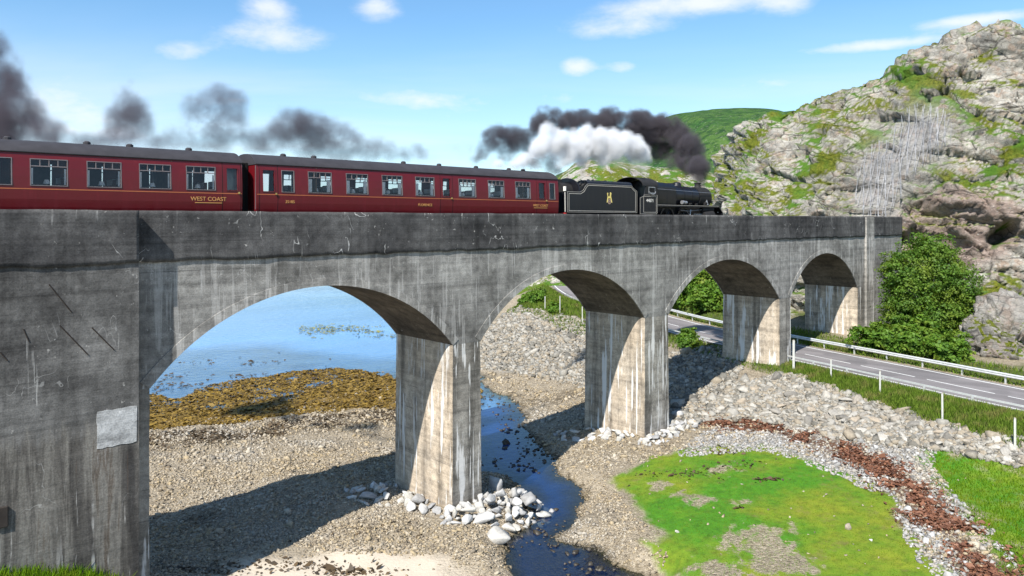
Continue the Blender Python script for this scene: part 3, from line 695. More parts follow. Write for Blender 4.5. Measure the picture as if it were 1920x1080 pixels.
# equal spacing along the brow, denser where the camera looks
sl_ = np.r_[0, np.cumsum(np.linalg.norm(np.diff(foot[:, :2], axis=0), axis=1))]
tt = np.interp(np.linspace(0, 1, nU), [0, .12, .80, 1], [0, .22, .72, 1]) * sl_[-1]
FO = np.stack([np.interp(tt, sl_, foot[:, i]) for i in range(3)], 1); BR = np.stack([np.interp(tt, sl_, brow[:, i]) for i in range(3)], 1)
v_ = np.r_[np.linspace(0, 1, 200), 1 + np.linspace(.02, 1, 50) ** 1.4 * 1.6]
VV = v_[:, None]; t01 = np.clip(VV, 0, 1)
run = np.where(VV <= 1, .10 * t01 + .90 * t01 ** 1.7, 1 + (VV - 1) * 2.2)
rise = np.where(VV <= 1, t01, 1 - .12 * (VV - 1) ** 2)
zf = 1.5
PX = FO[None, :, 0] + (BR[None, :, 0] - FO[None, :, 0]) * run; PY = FO[None, :, 1] + (BR[None, :, 1] - FO[None, :, 1]) * run
PZ = zf + (BR[None, :, 2] - zf) * rise
P0 = np.stack([PX.ravel(), PY.ravel(), PZ.ravel()], 1)
dU = np.gradient(np.stack([PX, PY, PZ], -1), axis=1); dV = np.gradient(np.stack([PX, PY, PZ], -1), axis=0)
NR = np.cross(dU, dV); NR /= np.linalg.norm(NR, axis=-1, keepdims=True) + 1e-9; NR = NR.reshape(-1, 3)
if NR[(nU * 60) + nU // 2].dot(np.array([-1, -1, .3])) < 0: NR = -NR
ppx, ppy, _ = project(P0)
def blob(px, py, rx, ry, ang=0):
    a = math.radians(ang); dx, dy = ppx - px, ppy - py
    u = (dx * math.cos(a) + dy * math.sin(a)) / rx; v = (-dx * math.sin(a) + dy * math.cos(a)) / ry
    return np.exp(-(u * u + v * v))
facing = (P0[:, 0] < 112)
# strata dip: turned coordinates, stretched along the beds
ca, sa = math.cos(math.radians(24)), math.sin(math.radians(24))
Q = P0.copy(); h_ = (P0[:, 0] * .5 - P0[:, 1] * .86); e_ = (P0[:, 0] * .86 + P0[:, 1] * .5)
Q = np.stack([h_ * ca - P0[:, 2] * sa, e_, h_ * sa + P0[:, 2] * ca], 1)
wq = np.stack([fbm(P0 * .25, 3, 60), fbm(P0 * .25, 3, 61), fbm(P0 * .25, 3, 62)], 1) - .5
disp = (fbm(P0 * .085, 3, 70) - .5) * 5.0
disp += slabs((Q + wq * 1.6) * np.array([.11, .19, .30]), 80, 1.6, 1.5, .6, .03)
disp += slabs((Q + wq * 1.0) * np.array([.30, .52, .85]), 90, .75, .70, .30, .05)
disp += slabs((Q + wq * .6) * np.array([.85, 1.5, 2.5]), 97, .22, .24, .12, .09)
disp += (fbm(P0 * 1.7, 4, 99) - .5) * .14
# the overhang and the cave under it, and the shelf above the tree
bulge = 2.6 * blob(1850, 385, 75, 40) * facing
cave = blob(1885, 436, 26, 15, -25) * facing
disp += bulge - 5.0 * np.clip(cave * 1.5 - .2, 0, 1) - 1.6 * blob(1800, 470, 60, 45) * facing
netm = np.clip(np.maximum(np.maximum(blob(1650, 340, 42, 75, 8), blob(1725, 255, 60, 48, -35)), blob(1680, 300, 50, 40)) * 1.4, 0, 1) * facing
disp = disp * (1 - .45 * netm)
P1 = P0 + NR * disp[:, None] * np.array([1, 1, .55])
# keep the line clear: a notch where the railway runs into the rock
G1 = P1.reshape(len(v_), nU, 3)
n2_ = np.cross(np.gradient(G1, axis=1), np.gradient(G1, axis=0)); n2_ /= np.linalg.norm(n2_, axis=-1, keepdims=True) + 1e-9
n2_ = n2_.reshape(-1, 3); n2_ *= np.sign((n2_ * NR).sum(1, keepdims=True))
up = n2_[:, 2]
mossn = fbm(P0 * .16, 4, 120) - .5; mossf = fbm(P0 * .9, 3, 123) - .5
bands = np.zeros(len(P0))
for px, py, rx, ry, an, a in ((1415, 275, 50, 18, -58, 1), (1370, 340, 22, 60, 20, .8), (1400, 370, 26, 40, 20, .8), (1545, 310, 55, 22, -35, 1), (1625, 262, 55, 16, -20, .9), (1500, 350, 22, 70, 15, .7),
                              (1715, 150, 60, 22, 8, 1.3), (1728, 200, 30, 36, 30, 1.2), (1780, 165, 60, 14, 10, .8), (1850, 110, 35, 14, -40, .9), (1840, 215, 60, 16, 10, .9), (1845, 240, 40, 20, 0, .8), (1900, 285, 40, 22, -30, 1.1), (1870, 320, 55, 14, -25, 1), (1790, 330, 60, 16, 10, .7),
                              (1560, 245, 60, 10, -10, .7), (1650, 200, 50, 10, 0, .6), (1470, 215, 30, 10, -25, .8), (1340, 345, 16, 40, 0, .8), (1900, 160, 40, 12, 10, .8), (1440, 300, 20, 30, 0, .6), (1860, 560, 60, 20, -15, 1.2)):
    bands = np.maximum(bands, a * blob(px, py, rx, ry, an))
moss = sstep(.21, .44, bands * 1.15 * facing + mossn * 1.5 + mossf * .55 + (up - .42) * .85 - .04)
moss = np.maximum(moss, sstep(1.05, 1.3, np.repeat(v_, nU)) * sstep(-.15, .1, mossn + mossf))
moss *= (1 - netm)
red = sstep(.35, .7, np.clip(blob(1800, 430, 130, 75), 0, 1) * facing * 1.3 + mossn * .5)
crag_z = gzs(P1[:, 0], P1[:, 1])
ii = np.arange(nU * len(v_)).reshape(len(v_), nU); cq = np.stack([ii[:-1, :-1], ii[:-1, 1:], ii[1:, 1:], ii[1:, :-1]], -1).reshape(-1, 4)
def rock_shader(g, c, moss, red, pale):
    n1 = g.noise(c, .5, 6, .65); n2 = g.noise(c, 3.5, 6, .7); n3 = g.noise(c, 14, 4, .7)
    col = g.mix(g.ramp(n1, [(.32, 0), (.68, 1)]), (.225, .21, .185), (.49, .46, .405))
    col = g.mix(.45, col, g.ramp(n2, [(.3, .55), (.5, 1), (.7, 1.25)]), 'MULTIPLY')
    col = g.mix(.6, col, g.ramp(g.noise(c, .16, 4, .55), [(.35, .62), (.5, 1), (.65, 1.2)]), 'MULTIPLY')
    col = g.mix(g.mr(g.noise(c, .8, 4, .6), .52, .66), col, g.mix(n2, (.24, .18, .14), (.47, .375, .30)))
    if red is not None: col = g.mix(g.m('MULTIPLY', red, .8), col, g.mix(n2, (.16, .11, .09), (.42, .32, .275)))
    lich = g.mr(g.noise(c, 2.2, 5, .7), .60, .68); col = g.mix(g.m('MULTIPLY', lich, .6), col, (.60, .585, .54))
    dark = g.mr(g.noise(g.map(c, (1, 1, .35)), 1.5, 5, .7), .60, .72); col = g.mix(g.m('MULTIPLY', dark, .7), col, (.075, .068, .06))
    cs = g.map(g.map(c, rot=(0, 0, math.radians(-60))), (1.0, .45, 1.5), rot=(math.radians(-24), 0, 0))
    cr = g.voro(g.mix(.35, cs, g.noise(c, .8, 4, out=1)), .42, 'DISTANCE_TO_EDGE'); cr2 = g.voro(g.mix(.25, cs, g.noise(c, 2.0, 3, out=1)), 1.9, 'DISTANCE_TO_EDGE')
    col = g.mix(g.m('MULTIPLY', g.mr(cr, .0, .035, .9, 0), g.mr(n1, .4, .55)), col, (.035, .03, .026)); col = g.mix(g.m('MULTIPLY', g.mr(cr2, .0, .06, .5, 0), g.mr(n2, .36, .52)), col, (.05, .043, .036))
    if pale is not None: col = g.mix(g.m('MULTIPLY', pale, .65), col, g.mix(n2, (.12, .12, .125), (.30, .30, .305)))
    if moss is not None:
        mg = g.mix(g.ramp(n2, [(.35, 0), (.65, 1)]), (.050, .070, .008), (.165, .175, .022)); mg = g.mix(g.ramp(g.noise(c, .25, 3), [(.45, 0), (.6, 1)]), mg, g.mix(n2, (.030, .085, .010), (.10, .19, .022)))
        col = g.mix(moss, col, mg)
    hh = g.m('ADD', g.m('ADD', n2, g.m('MULTIPLY', n3, .5)), g.m('ADD', g.mr(cr, 0, .06, -.6, 0), g.mr(cr2, 0, .06, -.3, 0)))
    return pbsdf(g, col, .95, g.bump(hh, .16, .9), .15)
M['crag'] = material('crag_rock', lambda g: rock_shader(g, g.coord(), g.attr('moss'), g.attr('red'), g.attr('pale')))
cm_ = mesh('crag', P1, cq, [M['crag']], smooth=False)
for nm, a in (('moss', moss), ('red', red), ('pale', netm)): fattr(cm_, nm, a)
crag = tag(link('crag_hill', cm_), kind='structure')
G1x, G1y, _ = project(P1)

def f_moor(g):
    c = g.coord(); n = g.noise(c, .05, 6, .65); n2 = g.noise(c, .25, 5, .7); n3 = g.noise(c, .9, 4, .7)
    col = g.mix(g.ramp(n, [(.35, 0), (.65, 1)]), (.030, .090, .022), (.085, .150, .034))
    col = g.mix(g.ramp(n2, [(.45, 0), (.6, 1)]), col, (.022, .058, .018))
    col = g.mix(g.mr(n3, .60, .68), col, (.24, .24, .20))
    return pbsdf(g, col, .95, g.bump(g.m('ADD', n2, g.m('MULTIPLY', n3, .5)), 1.6, 1), .1)
def f_knoll(g):
    c = g.coord(); n2 = g.noise(c, .5, 6, .7); n3 = g.noise(c, 2.2, 4, .7)
    r = rock_shader(g, c, g.mr(g.m('ADD', g.noise(c, .35, 5, .7), g.m('MULTIPLY', n3, .15)), .52, .58), None, None)
    return r
def hill(name, prof, depth, Zd, back, amp, fs, m, nu=200, nv=60, foot_z=2.0):
    """ridge whose crest is seen at the given photo points from distance Zd; it slopes towards the viewer over `depth` metres"""
    xs_ = np.array([p[0] for p in prof], float); ys_ = np.array([p[1] for p in prof], float)
    px = np.linspace(xs_[0], xs_[-1], nu); py = np.interp(px, xs_, ys_)
    o = (px - 960) * Zd / FPX; cz = CAMZ + (HOR - py) * Zd / FPX
    vv = np.linspace(-1, 1.0, nv)
    D = np.where(vv < 0, vv * depth, vv * back)
    Zc = Zd + D[:, None] + o[None] * 0; O = o[None] * (Zc / Zd) ** 0
    X = math.sin(TH) * Zc + math.cos(TH) * O; Y = math.cos(TH) * Zc - math.sin(TH) * O
    H = foot_z + (cz[None] - foot_z) * np.cos(np.clip(vv, -1, 1) * math.pi / 2)[:, None] ** .8
    P = np.stack([X.ravel(), Y.ravel(), H.ravel()], 1)
    e = (fbm(P * fs, 5, 200, .55) - .5); P[:, 2] += e * amp * np.repeat(np.cos(vv * math.pi / 2) * .8 + .2, nu)
    ii = np.arange(nu * nv).reshape(nv, nu); q = np.stack([ii[:-1, :-1], ii[:-1, 1:], ii[1:, 1:], ii[1:, :-1]], -1).reshape(-1, 4)
    o_ = link(name, mesh(name, P, q, [m], smooth=True)); tag(o_, kind='structure'); return o_
hill('far_hill', [(700, 404), (900, 390), (1000, 350), (1080, 312), (1140, 285), (1190, 256), (1225, 230), (1290, 222), (1340, 219), (1400, 223), (1470, 220), (1560, 220), (1700, 205), (2100, 180), (2800, 220), (3600, 330)], 240, 420, 300, 4.5, .05, material('moor_turf', f_moor), 320, 70)
hill('rocky_knoll', [(960, 408), (1020, 360), (1048, 328), (1080, 308), (1120, 300), (1160, 308), (1200, 316), (1240, 312), (1290, 325), (1330, 335), (1400, 340), (1500, 380), (1600, 420)], 45, 160, 60, 4.5, .09, material('knoll_rock', f_knoll), 240, 60)

# ---------------------------------------------------------------- loose stone
def icos(sub):
    import bmesh
    bm = bmesh.new(); bmesh.ops.create_icosphere(bm, subdivisions=sub, radius=1)
    v = np.array([x.co[:] for x in bm.verts]); f = np.array([[x.index for x in p.verts] for p in bm.faces]); bm.free(); return v, f
I1, I2 = icos(1), icos(2)
def stone_proto(npts, sd, flat=.62, bev=0.):
    """a broken stone: the hull of a few random points"""
    import bmesh
    r = np.random.default_rng(sd); p = r.normal(size=(npts, 3)); p /= np.linalg.norm(p, axis=1, keepdims=True); p *= r.uniform(.8, 1.05, (npts, 1)); p *= np.array([1.0, r.uniform(.65, .95), r.uniform(flat - .1, flat + .2)])
    bm = bmesh.new(); [bm.verts.new(q) for q in p]; res = bmesh.ops.convex_hull(bm, input=bm.verts[:]); bmesh.ops.delete(bm, geom=[g_ for g_ in res['geom_interior'] if isinstance(g_, bmesh.types.BMVert)], context='VERTS')
    if bev:
        bmesh.ops.dissolve_limit(bm, angle_limit=math.radians(14), verts=bm.verts[:], edges=bm.edges[:]); bmesh.ops.bevel(bm, geom=bm.edges[:], offset=bev, segments=1, affect='EDGES', profile=.6, clamp_overlap=True)
    bmesh.ops.triangulate(bm, faces=bm.faces[:]); bm.verts.index_update(); v = np.array([x.co[:] for x in bm.verts]); f = np.array([[x.index for x in q.verts] for q in bm.faces]); bm.free(); return v, f
PROTO = [stone_proto(11, 300 + i) for i in range(12)]
PROTO2 = [stone_proto(15, 400 + i, .68, .07) for i in range(18)]
def rotm(n, r, flat=.35):
    a = r.uniform(0, 2 * np.pi, n); b = r.normal(0, flat, n); c = r.normal(0, flat, n)
    ca, sa, cb, sb, cc, sc = np.cos(a), np.sin(a), np.cos(b), np.sin(b), np.cos(c), np.sin(c); R_ = np.empty((n, 3, 3))
    R_[:, 0] = np.stack([ca * cb, ca * sb * sc - sa * cc, ca * sb * cc + sa * sc], 1); R_[:, 1] = np.stack([sa * cb, sa * sb * sc + ca * cc, sa * sb * cc - ca * sc], 1); R_[:, 2] = np.stack([-sb, cb * sc, cb * cc], 1)
    return R_
def scatter_mesh(name, pos, size, protos, m, tone=None, flat=.35):
    VS, FS, TN = [], [], []; b = 0; r = np.random.default_rng(len(pos)); which = r.integers(0, len(protos), len(pos))
    if tone is None: tone = r.random(len(pos))
    for k, (v, f) in enumerate(protos):
        s = np.where(which == k)[0]
        if not len(s): continue
        R_ = rotm(len(s), r, flat); V_ = np.einsum('nij,vj->nvi', R_, v) * (size[s] * r.uniform(.8, 1.25, len(s)))[:, None, None] + pos[s][:, None]
        VS.append(V_.reshape(-1, 3)); FS.append((f[None] + (np.arange(len(s)) * len(v))[:, None, None] + b).reshape(-1, 3)); b += len(s) * len(v); TN.append(np.repeat(tone[s], len(f)))
    me = mesh(name, np.concatenate(VS), np.concatenate(FS), [m]); fattr(me, 'tone', np.concatenate(TN), 'FACE')
    return link(name, me)
def f_stone(lo, hi, warm, vs=6.0, objtone=False, wet=False):
    def f(g):
        c = g.coord()
        t = g.n('ShaderNodeObjectInfo').outputs['Random'] if objtone else g.attr('tone')
        col = g.mix(t, lo, hi); col = g.mix(g.mr(g.m('FRACT', g.m('MULTIPLY', t, 7.3)), .55, .8), col, warm)
        n = g.noise(c, vs, 5, .65); col = g.mix(.7, col, g.ramp(n, [(.3, .6), (.5, 1), (.72, 1.25)]), 'MULTIPLY')
        if wet:
            col = g.mix(g.mr(g.noise(c, .13, 4, .6), .46, .62, 0, .55), col, g.mix(t, (.22, .205, .185), (.46, .44, .40)))
            wm = g.mr(g.m('ADD', g.sep(c)[2], g.m('MULTIPLY', g.noise(c, .7, 4, .6), .28)), .46, .26)
            col = g.mix(g.m('MULTIPLY', wm, .72), col, (.055, .042, .024))
        return pbsdf(g, col, .92, g.bump(n, .05, .6), .2)
    return f
M['pebble'] = material('beach_pebbles', f_stone((.15, .12, .085), (.43, .37, .28), (.34, .27, .17), wet=True))
M['riprap'] = material('riprap_stone', f_stone((.12, .112, .095), (.36, .34, .30), (.27, .23, .175)))
M['shingle'] = material('white_shingle', f_stone((.17, .165, .155), (.43, .42, .405), (.33, .30, .26)))
M['white_stone'] = material('pale_boulder_rock', f_stone((.28, .275, .27), (.56, .55, .53), (.42, .40, .36), 2.5, True))
M['bank_stone'] = material('grey_bank_rock', f_stone((.17, .158, .14), (.42, .395, .35), (.32, .27, .21), 3.0, True))
def seen(X, Y, Z, m_=40):
    px, py, z = project(np.stack([X, Y, Z], 1)); return (px > -m_) & (px < 1920 + m_) & (py > 380) & (py < 1080 + m_ * 1.5) & (z > 3)
def in_piers(X, Y):
    k = (Y > YF - .2) & (Y < YB + .2) & ((X < 9.3) | ((X > 24.1) & (X < 26.2)) | ((X > 40.5) & (X < 43.3)) | ((X > 58.7) & (X < 60.8)) | (X > 74))
    return k
# pebbles all over the beach, thinning with distance
def beach():
    r = np.random.default_rng(5); N = 330000
    u = r.random(N); px = r.uniform(-30, 1960, N); py = 690 + (1110 - 690) * u ** .8
    z = .6; Zc = (CAMZ - z) * FPX / (py - HOR); o = (px - 960) * Zc / FPX
    X = math.sin(TH) * Zc + math.cos(TH) * o; Y = math.cos(TH) * Zc - math.sin(TH) * o
    Z = gzs(X, Y); ok = seen(X, Y, Z) & (Z > WZ - .07) & (Z < 2.4) & ~in_piers(X, Y)
    X, Y, Z, Zc = X[ok], Y[ok], Z[ok], Zc[ok]
    gr = np.maximum(polysd(X, Y, GRASS), polysd(X, Y, GRASS_R)); sa = polysd(X, Y, SAND)
    P = np.stack([X, Y, X * 0], 1); n1 = fbm(P * .45, 4, 77); n2 = fbm(P * 2.0, 3, 78)
    keep = (n1 + n2 * .6 + r.random(len(X)) * .5) > .95
    keep &= (gr < -.1 + (n1 - .5) * 1.4) | (r.random(len(X)) < .004)
    keep &= (sa < (n1 - .5) * 3 - .1) | (r.random(len(X)) < .03)
    keep &= polysd(X, Y, BANK) < .3
    keep &= (polysd(X, Y, KELP) < .2) | (r.random(len(X)) < .12)
    X, Y, Z, Zc = X[keep], Y[keep], Z[keep], Zc[keep]
    s = np.exp(r.normal(-2.75, .42, len(X))) * np.clip(Zc / 42, .8, 1.7)
    k = np.argsort(-s)[:44000]
    return np.stack([X, Y, Z + s * .15], 1)[k], s[k]
bp, bs = beach()
tag(scatter_mesh('pebbles', bp, bs, [stone_proto(9, 600 + i, .55) for i in range(8)], M['pebble']), kind='stuff')
# riprap banks: the largest stones are things of their own, the rest one mass
def fill(poly, n, smean, ssig, r, zadd=.12, excl=None):
    A = np.array(poly); X = r.uniform(A[:, 0].min(), A[:, 0].max(), n); Y = r.uniform(A[:, 1].min(), A[:, 1].max(), n)
    sd = polysd(X, Y, poly); ok = (sd > -.2 + (fbm(np.stack([X, Y, X * 0], 1) * .7, 3, 9) - .5) * 1.6) & ~in_piers(X, Y)
    d, _, _ = linedist(X, Y, RL); ok &= d > RW + .35
    X, Y = X[ok], Y[ok]; s = np.exp(r.normal(math.log(smean), ssig, len(X))); Z = gzs(X, Y)
    k = seen(X, Y, Z); X, Y, Z, s = X[k], Y[k], Z[k], s[k]
    return np.stack([X, Y, Z + s * zadd], 1), s
r_ = np.random.default_rng(42)
p1, s1 = fill(BANK, 56000, .135, .45, r_, .14); p2, s2 = fill(BANK2, 44000, .16, .45, r_, .16); p3, s3 = fill(SHINGLE, 16000, .105, .35, r_)
wdd, _, _ = linedist(p3[:, 0], p3[:, 1], WEEDL); k3 = (wdd > .85) | (r_.random(len(p3)) < .12); p3, s3 = p3[k3], s3[k3]
tag(scatter_mesh('shingle', p3, s3, PROTO[:4], M['shingle']), kind='stuff')
big = np.where((s1 > .24) & (polysd(p1[:, 0], p1[:, 1], BANK) > .35))[0]; dist = np.linalg.norm(p1[big] - np.array([0, 0, 16]), axis=1); order = big[np.argsort(-(s1[big] / dist))][:110]
chosen = []
for i in order:
    if all((p1[i, 0] - p1[j, 0]) ** 2 + (p1[i, 1] - p1[j, 1]) ** 2 > (.55 * (s1[i] + s1[j])) ** 2 for j in chosen): chosen.append(i)
rest = np.setdiff1d(np.arange(len(s1)), order)
tag(scatter_mesh('riprap', np.concatenate([p1[rest], p2]), np.concatenate([s1[rest], s2]), PROTO, M['riprap']), kind='stuff')
BM = []
for v, f in PROTO2: BM.append(mesh('boulder', v, f, []))
BMW = [m_.copy() for m_ in BM]; BMG = [m_.copy() for m_ in BM]
for m_ in BMW: m_.materials.append(M['white_stone'])
for m_ in BMG: m_.materials.append(M['bank_stone'])
def boulder(x, y, z, s, meshes, label, group, sq=None):
    o = link('boulder', rnd.choice(meshes), None, (x, y, z)); k = sq or (rnd.uniform(.85, 1.2), rnd.uniform(.8, 1.1), rnd.uniform(.75, 1.1))
    o.scale = (s * k[0], s * k[1], s * k[2]); o.rotation_euler = (rnd.uniform(-.5, .5), rnd.uniform(-.5, .5), rnd.uniform(0, 6.28))
    return tag(o, label, 'boulder', group)
def size_word(s, a, b): return 'large' if s > a else 'mid-sized' if s > b else 'small'
def spot(p):
    px, py, _ = project(p[None]); px, py = float(px[0]), float(py[0])
    names = ((1345, 'behind the second pier'), (1400, 'before the shaded third pier corner'), (1445, 'in front of the third pier'), (1490, 'at the third pier toe'), (1530, 'just past the third pier'), (1575, 'under the post next to the pier'), (1625, 'left of the middle post'), (1670, 'under the middle post'), (1725, 'past the middle post'), (1785, 'where the bank widens'), (1850, 'past the wide part'), (9999, 'near the last post'))
    return next(t for q, t in names if px < q) + (', high on bank' if p[2] > 3.0 else ', halfway down bank' if p[2] > 2.3 else ', low by brown weed')
for i in chosen:
    sh = rnd.choice((('blocky', (1, .9, .95)), ('flat', (1.2, 1.05, .6)), ('upright', (.8, .8, 1.35)), ('long', (1.45, .75, .8))))
    boulder(p1[i, 0], p1[i, 1], p1[i, 2] + .05, s1[i], BMG, f'{size_word(s1[i], .40, .31)} {sh[0]} grey stone {spot(p1[i])}', 'large riprap stones on the bank under the road', sh[1])
# the heaps round the feet of the two tidal piers
def heap(spots, label, group, n, smin, smax, seed, gap=.55):
    r = random.Random(seed); done = []
    for k in range(9000):
        if len(done) >= n: break
        (x0, y0, rx, ry, hz, where) = r.choice(spots); a = r.uniform(0, 6.283); q = math.sqrt(r.random())
        x, y = x0 + rx * q * math.cos(a), y0 + ry * q * math.sin(a); s = r.uniform(smin, smax) * (1.15 - .35 * q)
        if bool(in_piers(np.array([x]), np.array([y]))[0]): continue
        if any((x - d[0]) ** 2 + (y - d[1]) ** 2 < (gap * (s + d[2])) ** 2 for d in done): continue
        z = gz(x, y) + hz * (1 - q) + s * .06; done.append((x, y, s))
        sh = r.choice((('blocky', (1, .9, .95)), ('flat', (1.2, 1.05, .65)), ('upright', (.85, .8, 1.3)), ('long', (1.35, .75, .8))))
        boulder(x, y, z, s, BMW, f"{size_word(s, .72 * smax, .5 * smax)} {sh[0]} {label} {where}{', heap top' if q < .45 else ', heap edge' if q > .8 else ''}", group, sh[1])
heap([(24.4, 30.3, 1.6, 1.0, .5, 'under its pale side'), (26.3, 30.3, 1.6, 1.2, .8, 'before its front'), (27.7, 29.8, 1.9, 1.7, 1.15, 'between it and the stream'), (26.2, 28.9, 1.5, .9, .35, 'farthest out from it')], 'pale boulder by the stained pier,', 'boulders in front of the streamside pier', 88, .22, .62, 3)
heap([(23.2, 33.0, .9, 1.6, .4, 'near its front half'), (23.0, 35.6, 1.2, 2.0, .35, 'near its back half'), (22.0, 36.3, 1.1, 1.6, .2, 'out under the arch')], 'shaded boulder beside the stained pier,', 'boulders along the arch side of the streamside pier', 34, .22, .5, 4)
heap([(40.6, 30.4, 1.5, .8, .3, 'under its tan side'), (42.3, 30.3, 1.4, .8, .35, 'before its front face'), (44.2, 30.6, 1.4, .9, .35, 'past its far corner')], 'whitish boulder at the second pier,', 'boulders in front of the second pier', 50, .2, .42, 5)
heap([(39.7, 33.2, .9, 1.8, .3, 'near its front half'), (39.0, 35.9, 1.3, 2.0, .25, 'near its back half')], 'shaded boulder at the second pier,', 'boulders along the side of the second pier', 30, .2, .46, 6)
x, y = at(990, 935, .3)
for (px, py, s, lab) in ((928, 905, .75, 'tall pale boulder standing on top of the heap at the stream edge'), (935, 985, .80, 'great dark-sided block at the lowest corner of the streamside heap'), (975, 945, .32, 'single yellowish stone lying in the stream off the boulder heap'), (905, 972, .62, 'flat-topped white block next to the lowest corner of the streamside heap'),
                         (1135, 826, .55, 'rounded white boulder at the edge of the second pier heap, nearest the stream'), (1270, 800, .6, 'upright pointed white boulder beyond the far corner of the second pier')):
    x, y = at(px, py, .9); boulder(x, y, max(gz(x, y), .1) + s * .3, s, BMW, lab, None, (1, .9, 1.3) if 'tall' in lab or 'upright' in lab else None)
for (px, py, s, lab) in ((1590, 994, .26, 'lone grey stone on the bright green turf'), (1633, 1018, .10, 'small white stone lying on the green turf near the weed line'), (1270, 985, .13, 'pale stone at the turf edge above the gravel')):
    x, y = at(px, py, 1.4); boulder(x, y, gz(x, y) + s * .3, s, BMG if 'grey' in lab else BMW, lab, None)

# dark stones showing above the stream
r = np.random.default_rng(21); q = []
for px, py, sx, sy, n in ((940, 745, 22, 14, 70), (960, 800, 26, 20, 60), (1000, 840, 26, 18, 70), (960, 870, 26, 10, 40), (930, 720, 20, 10, 40), (985, 985, 30, 30, 30), (1060, 1010, 50, 25, 50), (1130, 1050, 50, 25, 60)):
    q += [at(px + u, max(py + v, 700), WZ) for u, v in r.normal(0, 1, (n, 2)) * np.array([sx, sy])]
q = np.array(q); k = ~in_piers(q[:, 0], q[:, 1]) & (gzs(q[:, 0], q[:, 1]) < WZ + .15)
tag(scatter_mesh('stream_stones', np.c_[q[k], np.full(k.sum(), WZ - .02)], np.exp(r.normal(-1.95, .4, k.sum())), PROTO[:6], plain('wet_dark_stone', (.045, .038, .028), .5, .4, var=.5)), kind='stuff')
# ---------------------------------------------------------------- seaweed, grass, shrubs and trees
def leaf_mesh(name, cent, nrm, size, aspect, m, tone):
    """many small two-triangle leaves"""
    n = len(cent); r = np.random.default_rng(n)
    t = np.cross(nrm, r.normal(size=(n, 3))); t /= np.linalg.norm(t, axis=1, keepdims=True) + 1e-9; b = np.cross(nrm, t)
    s = size[:, None]
    V_ = np.stack([cent - t * s, cent + b * s * aspect, cent + t * s, cent - b * s * aspect + nrm * s * .25], 1).reshape(-1, 3)
    F_ = np.arange(4 * n).reshape(n, 4)
    me = mesh(name, V_, F_, [m]); fattr(me, 'tone', tone, 'FACE'); return me
def f_leaf(lo, hi, yel):
    def f(g):
        t = g.attr('tone'); c = g.coord()
        col = g.mix(t, lo, hi); col = g.mix(g.mr(g.noise(c, .45, 3), .48, .64, 0, .75), col, yel)
        d = g.n('ShaderNodeBsdfDiffuse', Color=col).outputs[0]; tr = g.n('ShaderNodeBsdfTranslucent', Color=g.mix(.5, col, (.20, .26, .02), 'MIX')).outputs[0]
        gl = g.n('ShaderNodeBsdfGlossy', Color=(1, 1, 1, 1), Roughness=.6).outputs[0]
        return g.n('ShaderNodeMixShader', Fac=.015, i1=g.n('ShaderNodeMixShader', Fac=.45, i1=d, i2=tr).outputs[0], i2=gl).outputs[0]
    return f
M['leaf'] = material('birch_leaf', f_leaf((.032, .095, .010), (.15, .275, .030), (.21, .28, .032)))
M['leaf_b'] = material('shrub_leaf', f_leaf((.036, .11, .010), (.17, .31, .030), (.25, .31, .036)))
M['bark'] = plain('bark', (.24, .22, .19), .9, .2, vs=8)
def foliage(blobs, n, size, seed, hollow=.38):
    """leaf positions gathered in sprays inside a set of (x,y,z,rx,ry,rz) lobes, thicker near the outside"""
    r = np.random.default_rng(seed); W = np.array([b[3] * b[4] * b[5] for b in blobs]) ** .67; W /= W.sum(); ns = max(8, n // 26)
    bi = r.choice(len(blobs), ns, p=W); B = np.array(blobs)[bi]
    d = r.normal(size=(ns, 3)); d /= np.linalg.norm(d, axis=1, keepdims=True); q = hollow + (1 - hollow) * r.random(ns) ** .6; q *= r.uniform(.78, 1.2, ns)
    sc = B[:, :3] + d * q[:, None] * B[:, 3:]
    k = r.integers(0, ns, n); spread = r.normal(size=(n, 3)) * np.array([.30, .30, .17]) * (np.cbrt(B[k, 3:].prod(1))[:, None] * .33 + .12)
    cent = sc[k] + spread; nr = d[k] * .6 + r.normal(size=(n, 3)) * .55 + np.array([0, 0, .45]); nr /= np.linalg.norm(nr, axis=1, keepdims=True)
    tone = np.clip(.55 * r.random(ns)[k] + .42 * r.random(n) + .02, 0, 1)
    return cent, nr, size * r.uniform(.65, 1.35, n), tone
def plant(name, label, cat, loc, blobs, n, size, seed, m, trunks, group=None):
    root = tag(empty(name, loc), label, cat, group)
    if trunks:
        for path, r0 in trunks:
            k = len(path); MB().tube(path, [r0 * (1 - .75 * i / (k - 1)) for i in range(k)], 7).build('trunk' if path[0][2] <= .1 else 'limb', M['bark'], root, smooth=True)
    c, nr, s, t = foliage(blobs, n, size, seed)
    o = link('crown', leaf_mesh('crown', c, nr, s, .62, m, t), root); return root
